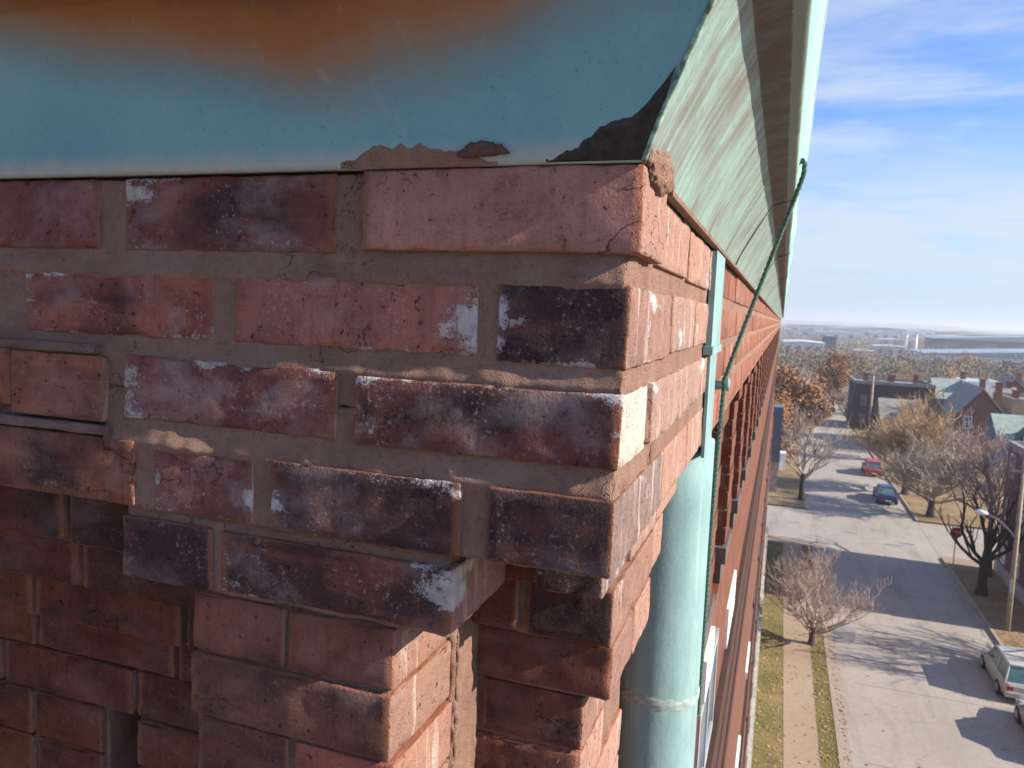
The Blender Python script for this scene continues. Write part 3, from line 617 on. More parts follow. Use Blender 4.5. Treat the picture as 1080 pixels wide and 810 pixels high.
for (za, zb, xo, mt) in ((-1.60, -1.423, -0.118, DKS), (-1.72, -1.603, -0.150, WB), (-1.90, -1.723, -0.122, DKS), (-2.75, -2.60, -0.15, DKS), (-5.9, -5.7, -0.12, DKS), (-9.4, -9.2, -0.12, DKS)):
    mb = MB(); mb.box(-0.30, xo, 1.36, YE - 0.05, EYE + za, EYE + zb); mb.build('string_course', mt, BLD, (-0.2, 20, EYE + za))
mb = MB(); mb.box(-0.26, -0.165, 1.0, YE - 0.02, 1.1, EYE - 1.905); mb.build('wall', wall_brick('dark_wall_brick', (0.15, 0.06, 0.04), (0.115, 0.045, 0.032), (0.17, 0.11, 0.085)), BLD, (-0.2, 20, 8))
mb = MB(); mb.box(-0.26, 0.02, 0.9, 61.0, -0.1, 1.1); mb.box(-0.26, -0.10, 0.9, 61.0, 1.1, 1.22); mb.build('stone_plinth', PLINTH, BLD, (0, 20, 0.5))
def window(y0, y1, z0, z1, x, sm=None):
    f = MB(); f.box(x - 0.06, x + 0.022, y0, y0 + 0.05, z0, z1); f.box(x - 0.06, x + 0.022, y1 - 0.05, y1, z0, z1); f.box(x - 0.06, x + 0.02, y0 + 0.05, y1 - 0.05, z1 - 0.05, z1)
    f.box(x - 0.06, x + 0.016, y0 + 0.05, y1 - 0.05, (z0 + z1) / 2 - 0.02, (z0 + z1) / 2 + 0.02)
    w = f.build('window', WHITE, BLD, (x, (y0 + y1) / 2, z0))
    g = MB(); g.box(x - 0.05, x + 0.006, y0 + 0.04, y1 - 0.04, z0, z1 - 0.04); g.build('pane', GLASS, w, (x, (y0 + y1) / 2, z0))
    s_ = MB(); s_.box(x - 0.06, x + 0.055, y0 - 0.06, y1 + 0.06, z0 - 0.10, z0); s_.build('sill', sm or WHITE, w, (x, (y0 + y1) / 2, z0))
GFR = simple('grey_window_frame', (0.30, 0.32, 0.34), 0.6, 0.2, 6)
w = MB(); [w.box(-0.2, -0.134, a, b_, EYE + c_, EYE + d_) for a, b_, c_, d_ in ((2.02, 2.05, -1.40, -1.05), (2.62, 2.65, -1.40, -1.05), (2.05, 2.62, -1.40, -1.37), (2.05, 2.62, -1.08, -1.05), (2.33, 2.36, -1.37, -1.08))]
w = w.build('window', GFR, BLD, (-0.142, 2.3, EYE - 1.2)); g = MB(); g.box(-0.2, -0.138, 2.05, 2.62, EYE - 1.37, EYE - 1.08); g.build('pane', GLASS, w, (-0.142, 2.3, EYE - 1.2))
g = MB(); g.box(-0.2, -0.130, 2.08, 2.34, EYE - 1.045, EYE - 0.925); g.build('lintel', WHITE, w, (-0.142, 2.3, EYE - 1.2))
w = MB(); w.box(-0.2, -0.131, 3.30, 3.85, EYE - 1.395, EYE - 1.22); w.build('white_stone', WHITE, BLD, (-0.142, 3.6, EYE - 1.3))
for (za, zb) in ((-5.0, -2.85), (-8.6, -6.3), (-12.3, -9.9), (-15, -13.2)):
    for yw in np.arange(3.0, 39, 2.9): window(yw - 0.5, yw + 0.5, EYE + za, EYE + zb, -0.190, STONE if (yw > 12 or yw < 8) else WHITE)
# lower rear wing beyond
mb = MB(); mb.box(-14, -0.16, YE + 0.01, 60.6, 0, 10.2); mb.build('rear_wing', WB, BLD, (-6, 50, 5))
mb = MB(); mb.box(-0.16, 0.42, 54.5, 56.5, 7.1, 10.8); mb.build('wall_box', simple('slate_blue_metal', (0.10, 0.13, 0.18), 0.5, 0.2, 3), BLD, (0, 55, 8), label='dark blue-grey metal box high on the far end of the wall')
mb = MB(); mb.box(-0.16, 0.34, 54.6, 56.4, 5.0, 7.09); mb.build('wall_box', PLINTH, BLD, (0, 55, 5))
mb = MB(); mb.box(0.42, 0.80, 55.2, 56.2, 6.4, 7.6); mb.build('wall_box', WHITE, BLD, (0, 52, 5))

# --- copper cornice with box gutter
prof = [(-0.020, 0.1105), (0.004, 0.1085), (0.0055, 0.1120)]
for k in range(1, 9):
    u = k / 8; prof.append((0.0055 + 0.063 * u ** 1.12, 0.112 + 0.116 * u))
prof += [(0.0705, 0.2292), (0.085, 0.2330), (0.1065, 0.2395), (0.1085, 0.2425), (0.1125, 0.270), (0.1175, 0.305), (0.1225, 0.338)]
for k in range(0, 8): a = R(-80 + k * 34); prof.append((0.1165 + 0.0085 * math.cos(a), 0.347 + 0.0085 * math.sin(a)))
prof += [(0.09, 0.335), (0.02, 0.345), (-0.6, 0.55)]
prof = np.array(prof); NP = len(prof)
XC, YC = -0.1045, 0.5555
def cornice(front):
    V = []; F = []
    ts = np.concatenate([np.linspace(0, 0.9, 120), np.linspace(0.9, 1, 40)[1:]]) if front else None
    if front: st = [(-2.6 + 2.6 * t) for t in ts]                        # distance to the mitre, negative
    else: st = list(np.concatenate([np.linspace(0, 1.2, 110), np.linspace(1.2, 5, 120)[1:], np.linspace(5, YE + 0.5, 160)[1:]]))
    for s_ in st:
        for (p, z) in prof:
            if front: x, y_ = XC + p + s_ * (2.6 + p) / 2.6, YC - p
            else: x, y_ = XC + p, (YC - p) + s_ * (YE + 0.5 - YC + p) / (YE + 0.5)
            V.append((x, y_, z))
    V = np.array(V)
    w = np.clip(-(np.array(st))[:, None] * 8 if front else np.array(st)[:, None] * 6, 0, 1) * np.clip((prof[:, 1] - 0.115) / 0.04, 0, 1)[None, :]
    w = w.ravel()
    d = fbm(V * np.array([1, 0.6, 1]), 6, 3) * 0.0017 + fbm(V * np.array([1, 1, 0.5]), 22, 2) * 0.0005
    lip = np.clip((V[:, 2] - 0.235) / 0.05, 0, 1)
    if front: V[:, 1] -= d * w
    else:
        V[:, 0] += d * w + lip * w * (0.0035 * vn(np.stack([V[:, 1] * 1.7, V[:, 1] * 0, V[:, 1] * 0], 1)))
        V[:, 2] += lip * w * 0.005 * vn(np.stack([V[:, 1] * 1.1 + 9, V[:, 1] * 0, V[:, 1] * 0], 1))
    n = len(st)
    for i in range(n - 1):
        for j in range(NP - 1):
            q = (i * NP + j, (i + 1) * NP + j, (i + 1) * NP + j + 1, i * NP + j + 1); F.append(q if not front else q)
    V[:, 2] += EYE
    return V, F
CR = link('cornice', None, BLD, (-0.1, 0.55, EYE + 0.11), label='green patinated copper cornice with box gutter')
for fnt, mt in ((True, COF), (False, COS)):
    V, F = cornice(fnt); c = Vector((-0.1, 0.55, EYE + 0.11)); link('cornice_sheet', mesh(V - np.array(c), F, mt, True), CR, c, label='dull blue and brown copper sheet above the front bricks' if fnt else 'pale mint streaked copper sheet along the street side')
def cove(p): return float(np.interp(p, prof[1:12, 0], prof[1:12, 1]))
def smear(name, outline_fn, mat, thick, nu, nv, label):
    """thin lumpy patch lying on the front copper: u along x, v along the profile"""
    V = []; F = []
    for i in range(nu + 1):
        for j in range(nv + 1):
            x, p, h = outline_fn(i / nu, j / nv); V.append((x, YC - p - thick * h, cove(p) - thick * h * 0.4 + EYE))
    for i in range(nu):
        for j in range(nv): q = i * (nv + 1) + j; F.append((q, q + nv + 1, q + nv + 2, q + 1))
    c = np.mean(V, 0); link(name, mesh(np.array(V) - c, F, mat, True), CR, c, label=label)
def tar_fn(u, v):
    x = -0.172 + 0.071 * u; top = 0.0048 + 0.018 * u ** 1.25 + 0.0012 * float(vn([[u * 9, 0, 1]])[0]) * u + 0.010 * max(0, u - 0.88) * 8 + 0.0009 * float(fbm([[u * 16, 0, 4]], 1.0, 4)[0]) * min(1, 3 * u)
    p = 0.0045 + (top - 0.0045) * v if u > 0.02 else 0.0045 + 0.001 * v
    x = min(x + p * 0.75 * u, XC + p - 0.0012)
    h = min(1.0, 5 * u) * min(1, 6 * min(v, 1 - v) + 0.0) * (0.7 + 0.5 * float(vn([[x * 130, p * 130, 0]])[0]))
    return x, p, h
smear('tar_patch', tar_fn, TAR, 0.0018, 110, 26, 'black tar patch on the copper beside the corner')
def msm_fn(u, v):
    x = -0.345 + 0.135 * u; top = 0.0052 + 0.0075 * math.sin(math.pi * min(1, u * 1.05 + 0.02)) ** 0.8 * (0.75 + 0.35 * float(fbm([[x * 60, 0, 0]], 1.0, 4)[0]))
    p = 0.004 + (max(top, 0.0046) - 0.004) * v
    return x, p, min(1, 5 * min(v + 0.15, 1 - v)) * math.sin(math.pi * u) ** 0.5 * (0.7 + 0.6 * float(vn([[x * 160, p * 160, 3]])[0]))
smear('mortar_smear', msm_fn, mortar_material('pink_mortar_smear', (0.36, 0.21, 0.155), (0.42, 0.27, 0.205), (0.26, 0.14, 0.10)), 0.0024, 130, 16, 'pinkish mortar smear along the bottom edge of the copper')
blob('mortar_lump', (-0.222, YC - 0.0105, 0.1195), (0.019, 0.0032, 0.0045), mortar_material('brown_lump', (0.17, 0.095, 0.075), (0.25, 0.15, 0.12), (0.10, 0.06, 0.05)), CR, n=24, amp=0.5, fs=130)
mb = MB(); mb.box(-0.104, -0.0955, 0.67, YE, EYE + 0.1030, EYE + 0.1080); mb.build('drip_edge', simple('brown_copper_edge', (0.17, 0.095, 0.06), 0.7, 0.4, 30), CR, (-0.1, 20, EYE + 0.1))
# folded hem along the mitre and standing seams on the side
mb = MB(); mb.tube([(XC + p, YC - p, z + EYE) for p, z in prof[1:18]], 0.0021, 8); mb.build('mitre_hem', simple('crusted_copper_seam', (0.27, 0.43, 0.38), 0.7, 0.7, 130, 0.3, col2=(0.05, 0.04, 0.035)), CR, (XC, YC, EYE + 0.15), smooth=True)
for ys in (1.62, 2.9, 4.4, 6.6, 9.5, 13, 18, 25):
    mb = MB(); mb.tube([(XC + p + 0.001, ys, z + EYE - 0.0005) for p, z in prof[2:18]], 0.0022, 6); mb.build('lap_seam', COS, CR, (XC, ys, EYE + 0.15), smooth=True)

# --- downpipe
DP = link('downpipe', None, BLD, (-0.163, 1.30, EYE - 0.2))
mb = MB(); mb.tube([(-0.163, 1.305, EYE - 0.2 - 0.1 * k) for k in range(0, 9)] + [(-0.163, 1.305, 0.5)], 0.0700, 40); mb.build('pipe', PI_, DP, (-0.163, 1.305, EYE - 0.5), smooth=True)
P = []; F = []; nn = 72
for i in range(13):
    zz = -0.628 - 0.020 * i / 12
    for j in range(nn):
        a = 2 * math.pi * j / nn; wv = 0.0022 * math.sin(a * 3) + 0.0015 * math.sin(a * 11 + 1)
        rr = 0.0701 + 0.0012 * math.sin(math.pi * i / 12) + 0.0008 * math.sin(a * 17 + i)
        P.append((-0.163 + rr * math.cos(a), 1.305 + rr * math.sin(a), zz + wv + EYE))
for i in range(12):
    for j in range(nn): F.append((i * nn + j, i * nn + (j + 1) % nn, (i + 1) * nn + (j + 1) % nn, (i + 1) * nn + j))
c = np.mean(P, 0); link('solder_joint', mesh(np.array(P) - c, [f[::-1] for f in F], simple('solder_crust', (0.225, 0.295, 0.285), 0.85, 0.6, 90, 0.2, col2=(0.19, 0.21, 0.195)), True), DP, c)
mb = MB(); mb.box(-0.1065, -0.0975, 1.170, 1.330, EYE - 0.045, EYE + 0.1010); mb.box(-0.1065, -0.1015, 1.215, 1.335, EYE - 0.215, EYE - 0.045); mb.build('leader', PI_, DP, (-0.1, 1.28, EYE))
mb = MB(); mb.box(-0.108, -0.0945, 1.160, 1.332, EYE - 0.052, EYE - 0.040); mb.build('strap', PI_, DP, (-0.1, 1.28, EYE - 0.045))
mb = MB(); mb.tube([(-0.106, 1.36, EYE - 0.112), (-0.084, 1.36, EYE - 0.110)], [0.008, 0.008], 12); mb.tube([(-0.084, 1.36, EYE - 0.110), (-0.079, 1.36, EYE - 0.110)], [0.011, 0.011], 12); mb.build('wall_clip', PI_, DP, (-0.1, 1.36, EYE - 0.11), smooth=True)

# --- rope hanging from the gutter lip
def rope(path, rad=0.0036, pitch=0.028):
    path = [Vector(p) for p in path]; dense = []
    for k in range(len(path) - 1):
        p0, p1, p2, p3 = path[max(k - 1, 0)], path[k], path[k + 1], path[min(k + 2, len(path) - 1)]
        for j in range(40):
            t = j / 40
            dense.append(0.5 * ((2 * p1) + (p2 - p0) * t + (2 * p0 - 5 * p1 + 4 * p2 - p3) * t * t + (3 * p1 - p0 - 3 * p2 + p3) * t ** 3))
    dense.append(path[-1]); acc = 0; q = MB(); strands = [[], [], []]
    for k, p in enumerate(dense):
        d = (dense[min(k + 1, len(dense) - 1)] - dense[max(k - 1, 0)]).normalized()
        if k: acc += (p - dense[k - 1]).length
        a = d.cross(Vector((0, 1, 0.01))).normalized(); b_ = d.cross(a)
        for s_ in range(3):
            th = acc / pitch * 2 * math.pi + s_ * 2.0944
            strands[s_].append(p + (a * math.cos(th) + b_ * math.sin(th)) * rad * 0.55)
    for s_ in strands: q.tube(s_, rad * 0.62, 7)
    return q
rope([(0.002, 1.335, EYE + 0.252), (0.0115, 1.335, EYE + 0.258), (0.0150, 1.335, EYE + 0.246), (0.0085, 1.338, EYE + 0.215), (-0.035, 1.345, EYE + 0.075), (-0.083, 1.352, EYE - 0.085), (-0.0875, 1.352, EYE - 0.12), (-0.092, 1.352, EYE - 0.28), (-0.0935, 1.352, EYE - 0.50), (-0.094, 1.352, EYE - 0.70)]).build(
    'rope', ROPE, None, (-0.05, 1.345, EYE), True, label='dark green twisted rope hanging from the gutter lip beside the downpipe', cat='rope')

# ================================================================== trees
def tree_mesh(seed, h, spread, trunk_h, trunk_r, levels=5, kids=3, rmin=0.012, up=0.25, n0=6, lean=0.0, minlen=0.35):
    rg = random.Random(seed); T = MB(); B = MB()
    def seg(bm, p, d, ln, r0, r1, n, bend):
        pts = [p]; q = p.copy(); dd = d.copy(); k = 3 if ln > 0.8 else 2
        for i in range(k):
            dd = (dd + Vector((rg.uniform(-1, 1), rg.uniform(-1, 1), rg.uniform(-0.4, 0.8))) * bend).normalized(); q = q + dd * ln / k; pts.append(q.copy())
        bm.tube(pts, [r0 + (r1 - r0) * i / k for i in range(k + 1)], n, cap=False); return pts, dd
    def grow(p, d, ln, r, lv):
        pts, dd = seg(B, p, d, ln, r, max(r * 0.62, rmin * 0.7), 5 if lv < 2 else (4 if lv < 3 else 3), 0.27)
        if lv >= levels or ln < minlen * 0.6: return
        nk = kids + (1 if rg.random() < 0.35 else 0)
        for i in range(nk):
            t = rg.uniform(0.35, 1.0) if i else 1.0
            a = pts[-1] if t > 0.95 else pts[max(1, int(t * (len(pts) - 1)))]
            ax = Vector((rg.uniform(-1, 1), rg.uniform(-1, 1), rg.uniform(-0.5, 0.65)))
            nd = (dd * rg.uniform(0.5, 1.0) + ax * spread + Vector((0, 0, up))).normalized()
            grow(a, nd, ln * rg.uniform(0.58, 0.82), max(r * rg.uniform(0.45, 0.62), rmin), lv + 1)
    tp, td = seg(T, Vector((0, 0, -0.1)), Vector((lean, 0, 1)), trunk_h, trunk_r * 1.15, trunk_r * 0.8, 9, 0.05)
    T.tube([Vector((0, 0, -0.1)), Vector((0, 0, trunk_h * 0.3))], [trunk_r * 1.6, trunk_r * 1.0], 9, cap=False)
    for i in range(n0):
        a = 2 * math.pi * (i + rg.uniform(-0.3, 0.3)) / n0
        grow(tp[-1] if i % 2 else tp[-1].lerp(tp[-2], rg.uniform(0, 0.9)), (Vector((math.cos(a) * spread, math.sin(a) * spread, rg.uniform(0.15, 1.0)))).normalized(), (h - trunk_h) * rg.uniform(0.36, 0.46), trunk_r * rg.uniform(0.42, 0.6), 1)
    grow(tp[-1], Vector((0.05, 0, 1)), (h - trunk_h) * 0.42, trunk_r * 0.6, 1)
    return T, B
def leaves(B, seed, n, size):
    rg = random.Random(seed); q = MB()
    src = [v for v in B.v[len(B.v) // 4:]]
    for i in range(n):
        v = Vector(rg.choice(src)) + Vector((rg.gauss(0, 0.5), rg.gauss(0, 0.5), rg.gauss(0, 0.5)))
        a = Vector((rg.uniform(-1, 1), rg.uniform(-1, 1), rg.uniform(-1, 1))).normalized(); b_ = a.cross(Vector((rg.uniform(-1, 1), rg.uniform(-1, 1), rg.uniform(-1, 1)))).normalized()
        s_ = size * rg.uniform(0.6, 1.4); q.add([v + a * s_, v + b_ * s_, v - a * s_, v - b_ * s_], [(0, 1, 2, 3)])
    return q
def tree(loc, label, seed, h, spread, th, tr, tw, bark=BARK, leaf=None, nleaf=0, lsize=0.12, group=None, name='bare_tree', **k):
    T, B = tree_mesh(seed, h, spread, th, tr, **k)
    t = thing(name, label, 'tree', loc, group)
    link('trunk', mesh(T.v, T.f, bark, True), t, loc); cr = link('crown', mesh(B.v, B.f, tw, True), t, loc)
    if leaf: q = leaves(B, seed, nleaf, lsize); link('leaves', mesh(q.v, q.f, leaf), cr, loc)
    return t
tree((2.55, 41.5, 0), 'small spreading bare tree on the grass verge beside the building walk', 3, 5.0, 0.85, 1.0, 0.17, simple('pale_pink_twig', (0.40, 0.315, 0.275), 0.95, 0.3, 2), bark=BARK, levels=6, kids=3, rmin=0.0065, up=0.30, n0=7)
tree((12.9, 54.2, 0), 'bare tree with dark V-forked trunk by the brick house at right', 11, 8.2, 0.62, 2.2, 0.26, BARKD, BARKD, levels=3, kids=3, rmin=0.020, up=0.45, n0=5)
tree((13.4, 75.2, 0), 'wide grey bare tree spreading beyond the crossing behind the stop sign', 5, 8.6, 1.0, 1.8, 0.28, TWIG, levels=5, kids=4, rmin=0.022, up=0.15, n0=8)
tree((12.6, 84.0, 0), 'broad golden brown bare tree over the parked cars', 8, 9.6, 0.85, 2.0, 0.3, TWIGB, levels=5, kids=4, rmin=0.024, up=0.2, n0=8)
tree((14.2, 58.6, 0), 'tall purple grey bare tree rising beside the brick house at right', 21, 10.6, 0.55, 4.0, 0.2, TWIGP, levels=5, kids=3, rmin=0.015, up=0.32, n0=6)
tree((2.75, 76.0, 0), 'tall bare tree at the left corner beyond the crossing', 14, 9.0, 0.7, 2.6, 0.24, TWIG, BARKD, levels=5, kids=3, rmin=0.02, up=0.3, n0=5)
tree((1.6, 108, 0), 'large orange-leaved tree just past the end of the building', 31, 11.5, 0.8, 2.4, 0.3, TWIG, leaf=LEAFO, nleaf=16000, lsize=0.17, levels=4, kids=3, rmin=0.03, name='orange_tree')
tree((0.5, 90, 0), 'orange-brown tree with thinning leaves behind the left corner tree', 35, 9.0, 0.8, 2.0, 0.28, TWIG, leaf=LEAFO, nleaf=12000, lsize=0.13, levels=4, kids=3, rmin=0.03, name='orange_tree')
tree((10.0, 158, 0), 'rust orange tree at the far end of the street left of the dark hall', 33, 11.0, 0.8, 2.4, 0.3, TWIG, leaf=LEAFO, nleaf=9000, lsize=0.16, levels=4, kids=3, rmin=0.03, name='orange_tree')
tree((19.0, 42.2, 0), 'bare street tree whose branch shadow falls across the concrete street', 17, 9.4, 1.0, 2.4, 0.32, TWIG, levels=5, kids=3, rmin=0.022, up=0.25, n0=6)
# copies of a few bare crowns further off
b1 = tree((4.5, 112, 0), 'grey bare tree on the left kerb behind the tall corner tree', 41, 9.5, 0.7, 2.2, 0.24, TWIG, levels=4, kids=4, rmin=0.03, up=0.3)
b2 = tree((15.5, 104, 0), 'brown bare tree between the golden tree and the grey roofed house', 42, 9.0, 0.8, 2.2, 0.24, TWIGB, levels=4, kids=4, rmin=0.03, up=0.25)
b3 = tree((21.5, 98, 0), 'purple bare tree in front of the teal gabled house', 43, 7.0, 0.8, 1.6, 0.22, TWIGP, levels=4, kids=4, rmin=0.03, up=0.25)
for (bb, x, y_, s_, lab) in ((b1, 5.2, 140, 1.0, 'grey bare tree on the left side of the far street'), (b2, 17.5, 112, 0.9, 'brown bare tree in front of the grey roofed house'),
        (b3, 26.5, 92, 0.8, 'small purple bare tree right of the teal house porch'), (b1, 34, 118, 0.9, 'grey bare tree beside the tan house'), (b2, 20.5, 122, 1.0, 'brown bare tree against the dark hall'),
        (b3, 7.8, 172, 1.1, 'purple grey tree closing the far end of the street'), (b2, 31, 165, 1.2, 'tall yellowish bare tree above the brick gables')):
    copy_tree(bb, None, (x, y_, 0), rnd.uniform(0, 6), (s_, s_, s_), lab)
gl = 'bare winter trees scattered between the street and the plain'
for k in range(46):
    y_ = rnd.uniform(150, 330); x = y_ * rnd.uniform(-0.02, 0.36)
    s_ = rnd.uniform(0.75, 1.25); c = copy_tree(rnd.choice((b1, b2, b3)), None, (x, y_, 0), rnd.uniform(0, 6), (s_, s_, s_), 'bare winter tree among the distant roofs beyond the street'); c['group'] = gl
# far woods: uncountable tufts
def woods():
    rg = np.random.RandomState(4); n = 3600
    d = 230 + 3300 * rg.rand(n) ** 1.9; a = np.arctan(rg.uniform(-0.06, 0.46, n)); V = []; F = []; MI = []
    for i in range(n):
        cx, cy = d[i] * math.sin(a[i]), d[i] * math.cos(a[i]); k = max(1.0, d[i] / 420)
        if 335 < cy < 520 and rg.rand() < 0.75: continue
        hh = rg.uniform(5, 9) if cy < 335 else rg.uniform(3.5, 6.5); rr = rg.uniform(2.5, 5) * k ** 0.8
        m_ = rg.choice(5, p=[0.38, 0.27, 0.22, 0.05, 0.08])
        nq = 90 if d[i] < 600 else 28
        w_ = rg.normal(size=(nq, 3, 3))
        for j in range(nq):
            p = np.array([cx, cy, 0]) + np.array([rr * 0.5, rr * 0.45, 0]) * w_[j, 0]; p[2] = hh * rg.uniform(0.1, 1.0); s_ = rg.uniform(0.18, 0.42) * k
            u = w_[j, 1]; v = np.cross(u, w_[j, 2]); u = u / np.linalg.norm(u) * s_; v = v / np.linalg.norm(v) * s_ * 0.6
            b_ = len(V); V += [p + u, p + v, p - u, p - v]; F.append((b_, b_ + 1, b_ + 2, b_ + 3)); MI.append(m_)
    cs = [(0.185, 0.15, 0.125), (0.21, 0.16, 0.11), (0.17, 0.15, 0.10), (0.27, 0.16, 0.085), (0.115, 0.10, 0.085)]
    ms = [simple(nm, cc, 0.95, 0.25, 0.05) for nm, cc in zip(('far_grey_wood', 'far_brown_wood', 'far_olive_wood', 'far_orange_wood', 'far_dark_wood'), cs)]
    link('far_woods', mesh(V, F, ms[0], False, ms[1:], MI), None, (0, 0, 0), kind='stuff')
woods()

# ================================================================== houses and far buildings
def house(name, label, x, y_, w, dpt, hw, hr, wall, roof, axis='y', cat='house', nwin=(2, 1), chim=None, frame=WHITE, rz=0.0, front_gable=True):
    t = thing(name, label, cat, (x, y_, 0), rz=rz)
    q = MB(); x0, x1, y0, y1 = -w / 2, w / 2, -dpt / 2, dpt / 2
    def bl(mb_, nm, mat, par=t, **k): return link(nm, mesh(mb_.v, mb_.f, mat), par, LOC[t.name], **k)
    if axis == 'y': q.prism([(x0, 0), (x1, 0), (x1, hw), (0, hw + hr - 0.1), (x0, hw)][::-1], y0, y1)
    elif axis == 'x': q.prism([(y0, 0), (y1, 0), (y1, hw), (0, hw + hr - 0.1), (y0, hw)], x0, x1, axis=0)
    else: q.box(x0, x1, y0, y1, 0, hw)
    bl(q, 'wall', wall)
    r_ = MB()
    if axis == 'y': r_.prism([(x0 - 0.35, hw - 0.15), (0, hw + hr), (x1 + 0.35, hw - 0.15), (x1 + 0.35, hw + 0.08), (0, hw + hr + 0.25), (x0 - 0.35, hw + 0.08)][::-1], y0 - 0.3, y1 + 0.3)
    elif axis == 'x': r_.prism([(y0 - 0.35, hw - 0.15), (0, hw + hr), (y1 + 0.35, hw - 0.15), (y1 + 0.35, hw + 0.08), (0, hw + hr + 0.25), (y0 - 0.35, hw + 0.08)], x0 - 0.3, x1 + 0.3, axis=0)
    else:
        r_.box(x0 + 0.3, x1 - 0.3, y0 + 0.3, y1 - 0.3, hw - 0.3, hw + 0.02)
        for (a, b_, c_, d_) in ((x0 - 0.05, x1 + 0.05, y0 - 0.05, y0 + 0.3), (x0 - 0.05, x1 + 0.05, y1 - 0.3, y1 + 0.05), (x0 - 0.05, x0 + 0.3, y0 + 0.31, y1 - 0.31), (x1 - 0.3, x1 + 0.05, y0 + 0.31, y1 - 0.31)): r_.box(a, b_, c_, d_, hw + 0.021, hw + hr)
    ro = bl(r_, 'roof', roof)
    for (cx, cy, ch, cs) in (chim or []):
        c_ = MB(); c_.box(cx - cs, cx + cs, cy - cs, cy + cs, hw * 0.8, hw + hr + ch); c_.box(cx - cs - 0.08, cx + cs + 0.08, cy - cs - 0.08, cy + cs + 0.08, hw + hr + ch, hw + hr + ch + 0.2)
        bl(c_, 'chimney', BB, ro)
    for fl in range(nwin[1]):
        zb = 1.0 + fl * 2.9
        for side in ('f', 'l'):
            n = nwin[0] if side == 'f' else max(1, int(dpt / 3))
            for i in range(n):
                f_ = MB(); g_ = MB()
                if side == 'f':
                    cx = x0 + w * (i + 0.5) / n
                    for (a, b_, c_, d_) in ((-0.5, 0.5, 0, 0.12), (-0.5, 0.5, 1.48, 1.6), (-0.5, -0.38, 0.12, 1.48), (0.38, 0.5, 0.12, 1.48), (-0.38, 0.38, 0.76, 0.84)): f_.box(cx + a, cx + b_, y0 - 0.08, y0 + 0.02, zb + c_, zb + d_)
                    g_.box(cx - 0.4, cx + 0.4, y0 - 0.03, y0 + 0.02, zb + 0.1, zb + 1.5)
                else:
                    cy = y0 + dpt * (i + 0.5) / n
                    for (a, b_, c_, d_) in ((-0.5, 0.5, 0, 0.12), (-0.5, 0.5, 1.48, 1.6), (-0.5, -0.38, 0.12, 1.48), (0.38, 0.5, 0.12, 1.48), (-0.38, 0.38, 0.76, 0.84)): f_.box(x0 - 0.08, x0 + 0.02, cy + a, cy + b_, zb + c_, zb + d_)
                    g_.box(x0 - 0.03, x0 + 0.02, cy - 0.4, cy + 0.4, zb + 0.1, zb + 1.5)
                wd = bl(f_, 'window', frame); bl(g_, 'pane', GLASS, wd)
    return t
house('brick_house', 'brown brick house at the right edge behind the pole', 20.6, 54.25, 11.0, 12.1, 8.6, 0.5, BB, SHING, 'flat', nwin=(3, 3))
mb = MB(); mb.box(14.96, 15.1, 48.1, 60.4, 0, 0.8); o = bpy.data.objects['brick_house']; mb.build('foundation', PLINTH, o, (15, 54, 0.4))
house('brick_hall', 'long dark brick hall with flat parapet beyond the bare trees', 17.2, 139, 11.4, 11, 7.3, 0.5, KB, SHING, 'flat', cat='building', nwin=(4, 2), frame=BB, chim=[(-3.5, 2, 0.7, 0.35), (0.5, 3, 0.5, 0.5), (3.8, 1, 0.9, 0.3)])
house('brick_house', 'low grey-roofed brick house in front of the dark hall', 16.3, 122, 4.6, 7, 3.4, 2.6, BB, SHING, 'x', nwin=(2, 1), chim=[(2.0, 1.0, 0.5, 0.3)])
house('brick_house', 'house with pale grey hipped roof right of the dark hall', 25.6, 139, 4.6, 8, 5.6, 2.8, BB, SHINGG, 'x', nwin=(2, 2))
house('brick_house', 'red brick gable house with white trimmed attic window', 24.6, 117, 5.6, 10, 5.4, 3.6, BB, SHING, 'y', nwin=(2, 2), chim=[(2.1, -3.5, 0.8, 0.35), (1.4, 2.0, 0.8, 0.3)])
te = house('shingled_house', 'teal shingled house with pale green roof and blue porch', 27.6, 108, 5.0, 9, 3.3, 2.9, BLUEP, SHINGG, 'x', nwin=(2, 1))
q = MB(); q.prism([(-1.5, 3.7), (1.5, 3.7), (0, 5.4)][::-1], -5.2, -3.2); dm = link('dormer', mesh(q.v, q.f, TEAL), te, LOC[te.name])
q = MB(); q.box(-0.45, 0.45, -5.28, -5.19, 3.85, 4.6); link('window', mesh(q.v, q.f, WHITE), dm, LOC[te.name])
q = MB(); q.box(0.4, 3.4, -6.9, -4.6, 2.5, 2.8); [q.box(a, a + 0.15, -6.85, -6.7, 0, 2.5) for a in (0.5, 1.9, 3.2)]; link('porch', mesh(q.v, q.f, BLUEP), te, LOC[te.name])
house('tan_house', 'tan brick house at the right edge above the teal house', 32.5, 120, 7.5, 10, 7.4, 0.5, TB, SHING, 'flat', nwin=(3, 2), chim=[(-3, -3, 0.8, 0.35)])
house('grey_house', 'brick house with flat pale roof behind the gables', 30.0, 140, 5, 8, 8.0, 0.6, BB, WHITE, 'flat', nwin=(2, 2), chim=[(-2.2, 0, 1.0, 0.35)])
house('brick_house', 'red brown brick house between the grey gable roof and the tan house', 30.2, 130, 4.5, 8, 5.2, 3.0, BB, SHING, 'x', nwin=(2, 2), chim=[(1.6, 0, 0.9, 0.3)])
house('brick_house', 'low red brown house under the tan house at the right edge', 31.8, 104, 5.0, 8, 3.6, 2.6, BB, SHINGG, 'x', nwin=(2, 1), chim=[(-1.6, 0, 0.8, 0.3)])
